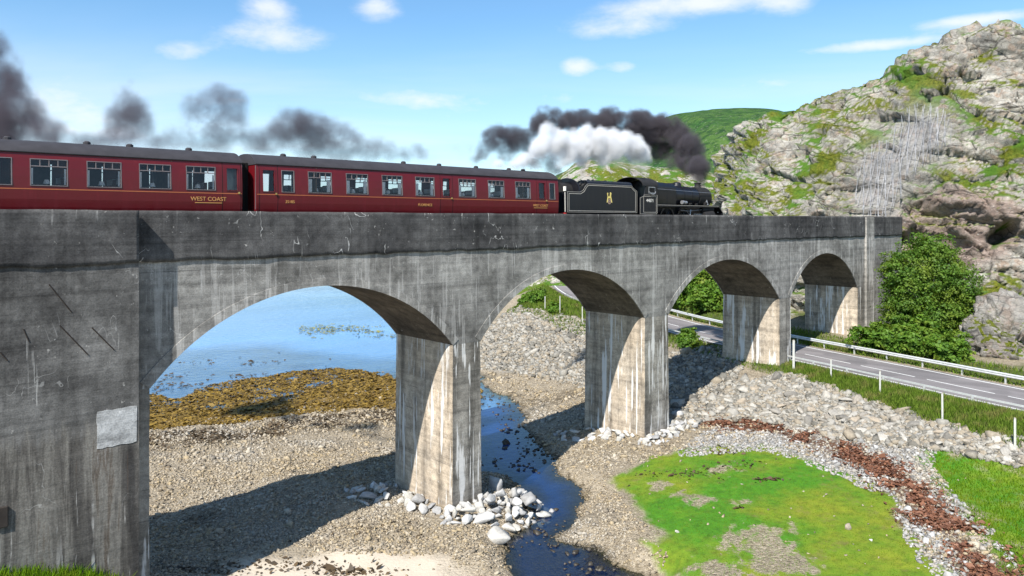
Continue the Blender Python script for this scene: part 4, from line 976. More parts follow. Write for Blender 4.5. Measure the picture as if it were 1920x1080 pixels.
# the tree against the end of the viaduct
tx, ty = 76.0, 25.9; tz = gz(tx, ty)
plant('tree', 'broad leafy green tree growing against the crag end of the viaduct', 'tree', (tx, ty, tz),
      [(0, 0, 6.6, 3.1, 2.9, 2.9), (1.6, -1.6, 5.0, 3.0, 2.6, 2.6), (-1.5, .8, 4.4, 2.6, 2.4, 2.6), (.5, -.5, 8.6, 2.2, 2.0, 1.6), (2.2, -2.0, 3.2, 2.1, 2.0, 2.2), (-2.0, 1.6, 6.6, 1.7, 1.7, 1.8), (-.8, -1.4, 2.6, 2.6, 2.2, 1.8), (2.3, -1.0, 7.2, 1.7, 1.7, 1.5), (-2.6, 1.2, 2.6, 1.7, 1.6, 1.8)],
      48000, .115, 1, M['leaf'], [([(0, 0, -.3), (.1, .1, 2), (.3, -.1, 4.5), (.2, 0, 7.5)], .24), ([(.1, .1, 1.5), (1.3, -.9, 3.6), (2.0, -1.4, 5.6)], .12), ([(.1, .1, 1.8), (-1.0, .7, 3.8), (-1.5, 1.0, 6)], .11), ([(.3, -.1, 4.0), (.2, -1.6, 6.2), (.1, -2.4, 8.0)], .09), ([(.2, 0, 3.0), (-1.4, -1.2, 5.2), (-2.0, -1.6, 6.6)], .08), ([(.2, -.1, 3.2), (1.0, -2.2, 4.8), (1.4, -3.2, 6.0)], .08)])
SH = [  # name, label, x, y, z lobes scale, leaves
    ('shrub', 'bright green scrub at the foot of the tree beside the far crash barrier', 72.6, 24.2, [(0, 0, .9, 2.0, 1.5, 1.1), (-1.6, 1.6, 1.0, 1.6, 1.4, 1.2), (1.6, -1.8, .8, 1.7, 1.6, 1.0), (.4, .9, 1.7, 1.5, 1.4, 1.0)], 9000),
    ('shrub', 'low leafy scrub between the tree and the rock outcrop', 74.2, 21.4, [(0, 0, .9, 1.7, 1.6, 1.0), (1.2, 1.2, 1.3, 1.5, 1.5, 1.2), (.9, -1.2, .7, 1.4, 1.3, .8)], 6500),
    ('shrub', 'yellowish green bush at the right-hand pier foot under the tree', 73.0, 28.2, [(0, 0, .8, 1.3, 1.2, 1.0), (.8, -.9, .9, 1.2, 1.2, 1.0)], 4200),
    ('shrub', 'rough green scrub climbing behind the outcrop below the overhanging rock', 82.5, 20.0, [(0, 0, 1.0, 2.6, 2.0, 1.3), (-1.6, 2.2, 1.2, 2.2, 1.8, 1.3), (1.5, -2.6, 1.0, 2.2, 2.2, 1.1)], 7500),
]
for k_, (px, py, n, lab) in enumerate(((1640, 655, 4200, 'first green clump behind the far barrier, right against the last pier'), (1690, 662, 4200, 'green clump behind the far barrier below the middle of the tree'), (1740, 668, 4200, 'leafy clump behind the far barrier under the far side of the tree'), (1790, 678, 4200, 'green clump behind the far barrier next to the rock outcrop'))):
    q = at(px, py, 4.4); SH.append(('shrub', lab, q[0], q[1], [(0, 0, .7, 1.5, 1.3, .9), (1.0, .3, 1.2, 1.2, 1.2, 1.0), (-.6, .8, 1.1, 1.3, 1.2, 1.0)], n))
for nm, lab, x, y, bl, n in SH:
    plant(nm, lab, 'shrub', (x, y, gz(x, y)), bl, n, .15, hash(lab) % 1000 if False else int(x * 10), M['leaf_b'], [([(0, 0, -.2), (.1, .1, .7)], .06)])
# green thicket beyond the road, seen through the third arch
for k, (x, y, bl, n, lab) in enumerate([
    (78.5, 55, [(0, 0, 2.4, 2.8, 2.4, 2.6), (1.6, -1.2, 1.6, 2.2, 2.0, 1.8)], 9000, 'rounded dark green tree right behind the far barrier, seen through the third arch'),
    (76.8, 50.5, [(0, 0, 1.6, 2.0, 1.8, 1.7), (.9, -1.0, 1.0, 1.6, 1.6, 1.2)], 6000, 'low green tree nearest the third pier, seen through the third arch'),
    (83.5, 60.5, [(0, 0, 3.2, 3.2, 2.8, 3.2), (1.5, -1.5, 4.2, 2.2, 2.0, 2.2)], 9000, 'tall green tree at the back, seen under the crown of the third arch'),
    (81.0, 52.5, [(0, 0, 3.0, 2.6, 2.4, 2.8), (-.8, .8, 1.5, 2.0, 2.0, 1.6)], 8000, 'leafy tree against the crag foot, seen through the third arch')]):
    plant('tree', lab, 'tree', (x, y, gz(x, y)), bl, n, .19, 30 + k, M['leaf_b'], [([(0, 0, -.3), (.1, 0, 1.2), (.2, .1, 2.6)], .14)], 'trees beyond the road behind the third arch')
x, y = at(1290, 648, 3.9); plant('shrub', 'small bright bush on the stony bank in front of the road, in the third arch', 'shrub', (x, y, gz(x, y)), [(0, 0, .75, 1.2, 1.1, .85), (.7, .5, 1.3, .8, .8, .65), (-.7, -.3, .5, .9, .9, .6)], 3600, .12, 50, M['leaf_b'], [([(0, 0, -.2), (.1, 0, .8)], .04)])
for k, (px, py, z, s, lab) in enumerate([(1008, 568, 4.8, .95, 'dark green bush behind the leaning white post, seen in the second arch'), (1040, 588, 4.4, .62, 'green bush in the middle of the white posts, seen in the second arch'), (985, 562, 4.7, .8, 'low bush at the top end of the stone bank in the second arch')]):
    x, y = at(px, py, z); plant('shrub', lab, 'shrub', (x, y, gz(x, y)), [(0, 0, .8 * s, 1.4 * s, 1.3 * s, 1.1 * s), (.8 * s, .4 * s, 1.3 * s, .9 * s, .9 * s, .8 * s)], 3000, .15, 60 + k, M['leaf_b'], [([(0, 0, -.2), (.1, 0, .8)], .04)])
# rock outcrop beside the road
def outcrop(name, label, cx, cy, cz, rx, ry, rz, sd, sub=6):
    v, f = icos(sub); P = v * np.array([rx, ry, rz]); Pw = P + np.array([cx, cy, cz])
    q = Pw * 1.0; wq = np.stack([fbm(q * .4, 3, sd), fbm(q * .4, 3, sd + 1), fbm(q * .4, 3, sd + 2)], 1) - .5
    d = slabs((q + wq * 1.2) * np.array([.34, .34, .5]), sd + 3, 1.1, .9, .35, .04) + slabs((q + wq * .7) * np.array([.95, .95, 1.4]), sd + 13, .4, .36, .18, .07) + (fbm(q * 2.2, 4, sd + 9) - .5) * .18
    P = P + v * d[:, None]
    me = mesh(name, P, f, [M['crag']]); me2 = np.zeros(len(f)); 
    nrm = np.zeros(len(f) * 3); me.polygons.foreach_get('normal', nrm); up = nrm.reshape(-1, 3)[:, 2]
    cen = Pw[f].mean(1); ms = sstep(.40, .62, (fbm(cen * .45, 4, sd + 11) - .5) * 1.9 + (fbm(cen * 2, 3, sd + 12) - .5) * .6 + up * .6 + .14)
    fattr(me, 'moss', ms, 'FACE'); fattr(me, 'red', np.full(len(f), .1), 'FACE'); fattr(me, 'pale', np.full(len(f), .45), 'FACE')
    return tag(link(name, me, None, (cx, cy, cz)), label, 'rock')
outcrop('rock_outcrop', 'craggy grey rock outcrop with moss rising beside the road below the crag', 74.3, 19.0, 4.3, 2.9, 3.9, 5.3, 700)
outcrop('rock_outcrop', 'low brownish rock beside the foot of the last pier', 74.2, 29.2, 3.8, 1.7, 1.2, 1.7, 720, 5)
outcrop('rock_outcrop', 'small rounded tan rock among the scrub behind the far barrier', 72.4, 26.1, 4.3, 1.1, .9, 1.3, 740, 5)
# tall grass: verges and the foot of the abutment
def f_grass(lo, hi, dry):
    def f(g):
        t = g.attr('tone'); col = g.mix(t, lo, hi); col = g.mix(g.mr(g.noise(g.coord(), .9, 3), .5, .66, 0, .7), col, dry)
        d = g.n('ShaderNodeBsdfDiffuse', Color=col).outputs[0]; tr = g.n('ShaderNodeBsdfTranslucent', Color=col).outputs[0]
        return g.n('ShaderNodeMixShader', Fac=.35, i1=d, i2=tr).outputs[0]
    return f
M['grass'] = material('rough_grass', f_grass((.060, .11, .014), (.17, .25, .035), (.25, .22, .08)))
M['grass_l'] = material('bright_grass', f_grass((.055, .15, .006), (.16, .26, .015), (.19, .23, .02)))
def blades(name, X, Y, h, wd, m, seed):
    r = np.random.default_rng(seed); n = len(X); Z = gzs(X, Y); a = r.uniform(0, 6.283, n); hh = h * r.uniform(.5, 1.3, n); ln = r.normal(0, .35, (n, 2)) * hh[:, None]
    ww = wd * r.uniform(.6, 1.4, n); dx, dy = np.cos(a) * ww, np.sin(a) * ww
    V_ = np.stack([np.stack([X - dx, Y - dy, Z - .03], 1), np.stack([X + dx, Y + dy, Z - .03], 1), np.stack([X + ln[:, 0], Y + ln[:, 1], Z + hh], 1)], 1).reshape(-1, 3)
    me = mesh(name, V_, np.arange(3 * n).reshape(n, 3), [m]); fattr(me, 'tone', r.random(n), 'FACE'); return tag(link(name, me), kind='stuff')
def inpoly(poly, n, r, soft=.3):
    A = np.array(poly); X = r.uniform(A[:, 0].min(), A[:, 0].max(), n); Y = r.uniform(A[:, 1].min(), A[:, 1].max(), n); k = polysd(X, Y, poly) > -soft * r.random(n)
    d, _, _ = linedist(X, Y, RL); k &= (d > RW + .45) & ~in_piers(X, Y); X, Y = X[k], Y[k]; k = seen(X, Y, gzs(X, Y)); return X[k], Y[k]
rg = np.random.default_rng(77)
X, Y = inpoly(VERGE, 60000, rg, .5); blades('verge_grass', X[:26000], Y[:26000], .34, .045, M['grass'], 1)
X, Y = inpoly(VERGE2, 30000, rg, .3); blades('bank_top_grass', X[:9000], Y[:9000], .36, .06, M['grass'], 9)
# far verges and strips behind the barriers
pts = np.array([tuple(p) for p in ROADF]); k = rg.integers(0, len(pts) - 1, 60000); off = np.where(rg.random(60000) < .5, 1, -1) * (RW + .6 + rg.random(60000) ** 1.5 * 3.2)
dd = pts[k + 1] - pts[k]; dd /= np.linalg.norm(dd[:, :2], axis=1, keepdims=True); X = pts[k, 0] + dd[:, 1] * off; Y = pts[k, 1] - dd[:, 0] * off
kk = seen(X, Y, gzs(X, Y)) & ~in_piers(X, Y) & (gzs(X, Y) > 3.2); blades('roadside_grass', X[kk][:22000], Y[kk][:22000], .34, .05, M['grass'], 2)
X, Y = inpoly(GRASS_L, 40000, rg, .25); blades('bank_grass', X[:16000], Y[:16000], .34, .022, M['grass_l'], 3)
# short turf texture: sparse tufts on the green
X, Y = inpoly(GRASS, 60000, rg, .1); blades('turf_tufts', X[:30000], Y[:30000], .045, .018, M['grass_l'], 4)
X, Y = inpoly(GRASS_R, 30000, rg, .4); blades('turf_tufts', X[:12000], Y[:12000], .14, .025, M['grass_l'], 5)
# seaweed: thick fronds on the shore, wrack along the tide line, floating kelp
def f_weed(lo, hi):
    return lambda g: pbsdf(g, g.mix(g.attr('tone'), lo, hi), .6, None, .4)
def fronds(name, X, Y, s, m, seed, z=None, flat=.5, lift=0.):
    r = np.random.default_rng(seed); n = len(X); Z = gzs(X, Y) if z is None else np.full(n, z); nr = np.c_[r.normal(0, flat, (n, 2)), np.ones(n)]; nr /= np.linalg.norm(nr, axis=1, keepdims=True)
    sz = s * np.exp(r.normal(0, .4, n)); me = leaf_mesh(name, np.stack([X, Y, np.maximum(Z, WZ - .02) + sz * .25 + lift], 1), nr, sz, .5, m, r.random(n)); return tag(link(name, me), kind='stuff')
M['float'] = material('pale_floating_weed', f_weed((.10, .11, .03), (.26, .25, .08))); M['kelp'] = material('yellow_kelp', f_weed((.085, .050, .008), (.235, .150, .022))); M['wrack'] = material('brown_wrack', f_weed((.065, .026, .015), (.225, .098, .052))); M['dark_wrack'] = material('dark_wrack', f_weed((.03, .02, .01), (.10, .065, .03)))
def scat(poly, n, thr, sd, soft=1.0, fs=.5):
    A = np.array(poly); r = np.random.default_rng(sd); X = r.uniform(A[:, 0].min() - 1, A[:, 0].max() + 1, n); Y = r.uniform(A[:, 1].min() - 1, A[:, 1].max() + 1, n); f = fbm(np.stack([X, Y, X * 0], 1) * fs, 4, sd)
    k = (polysd(X, Y, poly) > (f - .5) * 3 * soft) & (f + r.random(n) * .25 > thr); X, Y = X[k], Y[k]; k = seen(X, Y, gzs(X, Y)) & ~in_piers(X, Y); return X[k], Y[k]
X, Y = scat(KELP, 130000, .48, 11); fronds('seaweed', X[:60000], Y[:60000], .10, M['kelp'], 1, None, .28)
X, Y = scat(DARKW, 30000, .58, 12); fronds('dark_seaweed', X[:14000], Y[:14000], .085, M['dark_wrack'], 2)
r = np.random.default_rng(3); wl = np.array([tuple(p) for p in spline([(a, b, 0) for a, b in WEEDL], 12)]); k = r.integers(0, len(wl), 24000); X = wl[k, 0] + r.normal(0, .62, 24000); Y = wl[k, 1] + r.normal(0, .70, 24000); kk = fbm(np.stack([X, Y, X * 0], 1) * .9, 3, 8) > .40; fronds('tideline_wrack', X[kk], Y[kk], .075, M['wrack'], 4, None, .5, .05)
X = []; Y = []
for px, py, s_, n in ((560, 1052, 40, 60), (470, 1060, 50, 90), (620, 1062, 60, 120), (650, 1068, 25, 90), (380, 1075, 30, 160), (350, 1070, 20, 160), (690, 985, 60, 50), (640, 1000, 80, 40), (1320, 880, 60, 70), (1290, 882, 25, 60), (1345, 843, 30, 60), (1360, 850, 15, 40), (1400, 870, 30, 30), (1445, 900, 18, 70), (1385, 950, 4, 12), (1640, 778, 10, 30), (1230, 876, 20, 20)):
    a = r.normal(0, 1, (n, 2)) * np.array([s_, s_ * .12]); q = [at(px + u, py + v, .6 if py > 980 and px < 800 else 1.4) for u, v in a]; X += [p[0] for p in q]; Y += [p[1] for p in q]
fronds('stray_wrack', np.array(X), np.array(Y), .085, M['dark_wrack'], 5)
r = np.random.default_rng(9); n = 9000; px = r.uniform(560, 760, n); py = 617 + r.normal(0, 6, n) + (px - 560) * .03; q = np.array([at(a, b, WZ) for a, b in zip(px, py)]); f = fbm(np.c_[q * .12, np.zeros(n)], 4, 33); kk = (f > .54)
sw = fronds('floating_kelp', q[kk, 0][:750], q[kk, 1][:750], .15, M['float'], 6, WZ + .0, .12)
n = 5000; px = r.uniform(285, 620, n); py = r.uniform(660, 740, n); q = np.array([at(a, b, WZ) for a, b in zip(px, py)]); f = fbm(np.c_[q * .35, np.zeros(n)], 4, 35); kk = (f > .66 - (py - 660) * .0018)
fronds('floating_weed', q[kk, 0][:330], q[kk, 1][:330], .17, M['dark_wrack'], 7, WZ + .0, .12)

# ---------------------------------------------------------------- barriers, posts and netting
M['galv'] = plain('galvanised_steel', (.60, .61, .60), .45, .5, .35, var=.12)
M['post'] = plain('white_post_paint', (.50, .50, .46), .7, .3, var=.15, vs=5)
M['wood'] = plain('weathered_post', (.30, .27, .23), .9, .2)
def barrier(label, off, i0, i1, group, slim=False):
    pts = ROADF[i0:i1]; base = pts[0].copy(); root = tag(empty('crash_barrier', base), label, 'crash barrier', group); ln = []
    for i, p in enumerate(pts):
        d = pts[min(i + 1, len(pts) - 1)] - pts[max(i - 1, 0)]; d.z = 0; d.normalize(); ln.append((p + Vector((d.y, -d.x, 0)) * off, Vector((d.y, -d.x, 0)) * math.copysign(1, off), d))
    prof = [(0, .44), (-.055, .50), (-.055, .54), (0, .585), (0, .605), (-.055, .65), (-.055, .69), (0, .75), (.012, .75), (-.035, .685), (-.035, .65), (.02, .605), (.02, .585), (-.035, .54), (-.035, .50), (.012, .44)]
    if slim: prof = [(-.02, .40), (-.03, .46), (-.02, .52), (.02, .52), (.02, .40)]
    vs = []; fs = []; m_ = len(prof)
    for q, nrm, d in ln: vs += [tuple(q - base + nrm * (u - .06) + Vector((0, 0, z))) for u, z in prof]
    for i in range(len(ln) - 1):
        for j in range(m_): fs.append((i * m_ + j, i * m_ + (j + 1) % m_, (i + 1) * m_ + (j + 1) % m_, (i + 1) * m_ + j))
    MB().add(vs, fs).build('rail_beam', M['galv'], root)
    acc = 3; last = None; me = None
    for q, nrm, d in ln:
        if last is not None: acc += (q - last).length
        last = q
        if acc > 3.2:
            acc = 0
            if me is None: o = MB().box(-.05, .05, .02, .12, -.5, .73 if not slim else .5).build('post', M['galv'], root); me = o.data
            else: o = link('post', me, root)
            o.location = q - base; o.rotation_euler = (0, 0, math.atan2(nrm.y, nrm.x) - math.pi / 2)
    return root
barrier('long pale steel crash barrier along the far side of the road, below the tree', RW + .55, 40, 400, 'crash barriers beside the road')
barrier('steel crash barrier along the near side of the road, above the grass verge', -RW - .45, 60, 360, 'crash barriers beside the road', True)
FP = [(1488, 692, 57, 'white post closest to the third pier, beside the road'), (1558, 711, 36, 'white fence post on the verge, next along from the pier'), (1650, 738, 43, 'white fence post in the middle of the verge'), (1767, 781, 53, 'white fence post on the verge where the bank widens'), (1903, 823, 62, 'white fence post standing farthest along the verge from the viaduct'),
      (998, 565, 24, 'leaning white post at the top of the bank in the second arch'), (1022, 582, 25, 'white post in front of the dark bush in the second arch'), (1050, 588, 32, 'white post in the middle of the second arch bank'), (1092, 602, 32, 'white post closest to the second pier on the far bank')]
for k, (px, py, hp, lab) in enumerate(FP):
    x, y = at(px, py, 3.75 if px > 1200 else 4.5)
    if k == 0: x, y = at(px, py, 3.9)
    z = gz(x, y); Z_ = math.sin(TH) * x + math.cos(TH) * y; h = hp * Z_ / FPX; r0 = .06 if k else .10
    root = tag(empty('fence_post', (x, y, z)), lab, 'fence post', 'white posts of the roadside fence'); lean = .16 if k == 5 else rnd.uniform(-.02, .02)
    MB().tube([(0, 0, -.3), (lean * h * .5, 0, h * .5), (lean * h, 0, h)], r0, 6).build('shaft', M['post'], root)
    MB().tube([(lean * h, 0, h + .003), (lean * h, 0, h + .05)], [r0 * 1.08, r0 * .7], 6).build('cap', M['wood'], root)
# rockfall netting pinned over the gully in the crag
Gd = P1.reshape(len(v_), nU, 3); Nd = NR.reshape(len(v_), nU, 3)
inside = (netm.reshape(len(v_), nU) > .45) & (np.arange(len(v_))[:, None] < 200)
from collections import deque
sm = Gd.copy()
for _ in range(7): sm[1:-1, 1:-1] = (sm[:-2, 1:-1] + sm[2:, 1:-1] + sm[1:-1, :-2] + sm[1:-1, 2:]) / 4
sm = sm + Nd * .55
net = tag(empty('rockfall_netting', tuple(sm[inside].mean(0))), 'pale grey wire netting draped down the gully of the crag above the track', 'netting'); nb = net.location.copy()
def net_lines(horizontal, step, wd):
    vs = []; fs = []
    A = sm if not horizontal else sm.transpose(1, 0, 2); I_ = inside if not horizontal else inside.T
    for c in range(0, A.shape[1], step):
        wob = (_h(np.array([c]), np.array([0]), np.array([0]), 3)[0] - .5)
        prev = None
        for r_i in range(0, A.shape[0], 2):
            if not I_[r_i, c]: prev = None; continue
            p = A[r_i, c]; t = (A[r_i, min(c + 1, A.shape[1] - 1)] - A[r_i, c]); t = t / (np.linalg.norm(t) + 1e-9) * wd * (1.5 if wob > .40 else 1)
            nn = Nd[r_i, c] if not horizontal else Nd[c, r_i]
            p = p + nn * (.10 + .10 * math.sin(c * 1.7)) + t / (np.linalg.norm(t) + 1e-9) * .22 * math.sin(r_i * .11 + c * 2.1) * (0 if horizontal else 1); b = len(vs); vs += [tuple(p - t - np.array(nb)), tuple(p + t - np.array(nb))]
            if prev is not None: fs.append((prev, prev + 1, b + 1, b))
            prev = b
    return np.array(vs), np.array(fs)
M['net'] = plain('galvanised_wire', (.25, .25, .26), .6, .3, .2)
for nm, hz, st, wd in (('draped_wire', False, 1, .022), ('cross_wire', True, 5, .008)):
    v, f = net_lines(hz, st, wd); o = link(nm, mesh(nm, v, f, [M['net']]), net); o['kind'] = 'stuff'
# ---------------------------------------------------------------- the train
RZ, TY = 15.2, 34.25
def paint(name, col, rough=.25, var=.12, coat=.4):
    def f(g):
        c = g.coord(); n = g.noise(c, 1.2, 4, .6); d = g.noise(g.map(c, (2, 2, .3)), 2.0, 5, .6)
        cc = g.mix(n, tuple(x * (1 - var) for x in col), tuple(x * (1 + var) for x in col)); cc = g.mix(g.mr(d, .55, .8, 0, .35), cc, tuple(min(x * 2.2 + .006, .2) for x in col))
        rip = g.bump(g.noise(g.map(c, (.9, .9, .5)), 1.1, 2, .5), .03, .5)
        p = g.n('ShaderNodeBsdfPrincipled', Base_Color=cc, Normal=rip, Roughness=g.mr(d, .3, .8, rough, rough + .3)); p.inputs['Coat Weight'].default_value = coat; p.inputs['Coat Roughness'].default_value = .12; p.inputs['Specular IOR Level'].default_value = .4
        return p.outputs[0]
    return material(name, f)
M['maroon'] = paint('maroon_paint', (.112, .0035, .007), .3, .12, .15); M['roof'] = plain('grey_coach_roof', (.036, .034, .039), .75, .3, var=.2, vs=2)
M['black'] = paint('loco_black', (.006, .006, .009), .30, .2, .25); M['sooty'] = plain('sooty_black', (.018, .017, .017), .7, .3); M['dark'] = plain('underframe_black', (.012, .012, .012), .8, .2)
M['gold'] = plain('straw_lining', (.55, .28, .09), .6, .3, var=.1); M['orange'] = plain('orange_lining', (.42, .13, .05), .5, .3, var=.08); M['cream'] = plain('cream_lining', (.42, .39, .34), .6, .3, var=.1); M['letter'] = plain('pale_lettering', (.75, .72, .66), .6, .3, var=.05)
M['alu'] = plain('window_aluminium', (.20, .17, .17), .5, .5, .4, var=.1); M['cloth'] = plain('seat_moquette', (.13, .04, .035), .9, .1); M['white'] = plain('antimacassar_cloth', (.80, .79, .76), .8, .2, var=.05); M['cabin'] = plain('coach_panelling', (.20, .12, .07), .6, .3); M['sky_screen'] = plain('sky_screen_grey', (.10, .10, .11), .9, .1); M['brass'] = plain('brass', (.60, .42, .15), .3, .5, .8); M['red'] = plain('buffer_red', (.35, .02, .02), .5, .4); M['coal'] = plain('coal', (.012, .012, .012), .6, .5, var=.5, vs=9); M['steel'] = plain('motion_steel', (.42, .42, .43), .4, .5, .7)
def f_glass(g):
    fr = g.n('ShaderNodeFresnel', IOR=1.5).outputs[0]; gl = g.n('ShaderNodeBsdfGlossy', Color=(1, 1, 1, 1), Roughness=.02).outputs[0]
    return g.n('ShaderNodeMixShader', Fac=fr, i1=g.n('ShaderNodeBsdfTransparent', Color=(.82, .83, .85, 1)).outputs[0], i2=gl).outputs[0]
M['glass'] = material('window_glass', f_glass)
PROF = [(1.12, 1.31), (1.3, 1.345), (1.6, 1.375), (1.95, 1.385), (2.1, 1.385), (2.45, 1.38), (2.8, 1.36), (3.13, 1.325), (3.36, 1.285)]   # (z, half width)
ROOF = [(1.31, 3.345), (1.29, 3.40), (1.16, 3.55), (.95, 3.69), (.7, 3.80), (.4, 3.875), (0, 3.90)]
SILL, HEAD = 2.1, 3.13
def wy(z): return float(np.interp(z, [p[0] for p in PROF], [p[1] for p in PROF]))
def coach_shell(L, wins, t=.0):
    """side panels with window openings, both sides"""
    mb = MB(); xs_ = sorted({-L / 2, L / 2, *[w_[0] for w_ in wins], *[w_[1] for w_ in wins]}); zs = [p[0] for p in PROF]
    for sgn in (-1, 1):
        for a, b in zip(xs_[:-1], xs_[1:]):
            op = next((w_ for w_ in wins if w_[0] <= a + 1e-6 and w_[1] >= b - 1e-6), None)
            for z0, z1 in zip(zs[:-1], zs[1:]):
                if op and z0 >= SILL - 1e-6 and z1 <= HEAD + 1e-6: continue
                y0, y1 = sgn * wy(z0), sgn * wy(z1)
                mb.add([(a, y0, z0), (b, y0, z0), (b, y1, z1), (a, y1, z1)], [(0, 1, 2, 3)])
    for x in (-L / 2, L / 2):
        pr = [(-y, z) for z, y in PROF] + [(-y, z) for y, z in ROOF[1:-1]] + [(0, 3.9)] + [(y, z) for y, z in ROOF[1:-1]][::-1] + [(y, z) for z, y in PROF][::-1]
        mb.add([(x, y, z) for y, z in pr], [tuple(range(len(pr)))])
    return mb
def frame_mb(wd, vent, z0=SILL, z1=HEAD):
    """aluminium surround with a sliding ventilator bar, centred on x = 0, on the side facing -Y"""
    mb = MB(); b = .03
    def bar(xa, xb, za, zb, d=.022):
        ya, yb = wy(za), wy(zb)
        mb.add([(xa, -ya - d, za), (xb, -ya - d, za), (xb, -yb - d, zb), (xa, -yb - d, zb), (xa, -ya + .05, za), (xb, -ya + .05, za), (xb, -yb + .05, zb), (xa, -yb + .05, zb)], [(0, 1, 2, 3), (4, 7, 6, 5), (0, 4, 5, 1), (1, 5, 6, 2), (2, 6, 7, 3), (3, 7, 4, 0)])
    h = wd / 2; bar(-h, h, z0, z0 + b); bar(-h, h, z1 - b, z1); bar(-h, -h + b, z0 + b, z1 - b); bar(h - b, h, z0 + b, z1 - b)
    if vent:
        zb = z1 - .30; bar(-h + b, h - b, zb, zb + .035, .015)
        for f in (-.5, 0, .5): bar(f * (wd - 2 * b) * .5 - .012, f * (wd - 2 * b) * .5 + .012, zb + .035, z1 - b, .012)
    return mb
def pane_mb(wd, z0=SILL, z1=HEAD):
    h = wd / 2 - .03; ya, yb = wy(z0), wy(z1); a = .025
    return MB().add([(-h, -ya + a, z0 + .03), (h, -ya + a, z0 + .03), (h, -yb + a, z1 - .03), (-h, -yb + a, z1 - .03)], [(0, 1, 2, 3)])
def text(name, s, size, x, z, y, m, parent, rot=0, align='CENTER'):
    cu = bpy.data.curves.new(name, 'FONT'); cu.body = s; cu.size = size; cu.align_x = align; cu.align_y = 'CENTER'; cu.extrude = .004; cu.materials.append(m)
    tmp = bpy.data.objects.new(name, cu); C.objects.link(tmp); bpy.context.view_layer.update()
    me = bpy.data.meshes.new_from_object(tmp.evaluated_get(bpy.context.evaluated_depsgraph_get())); bpy.data.objects.remove(tmp)
    o = link(name, me, parent, (x, y, z)); o.rotation_euler = (math.radians(90), 0, 0); return o
FR = {}
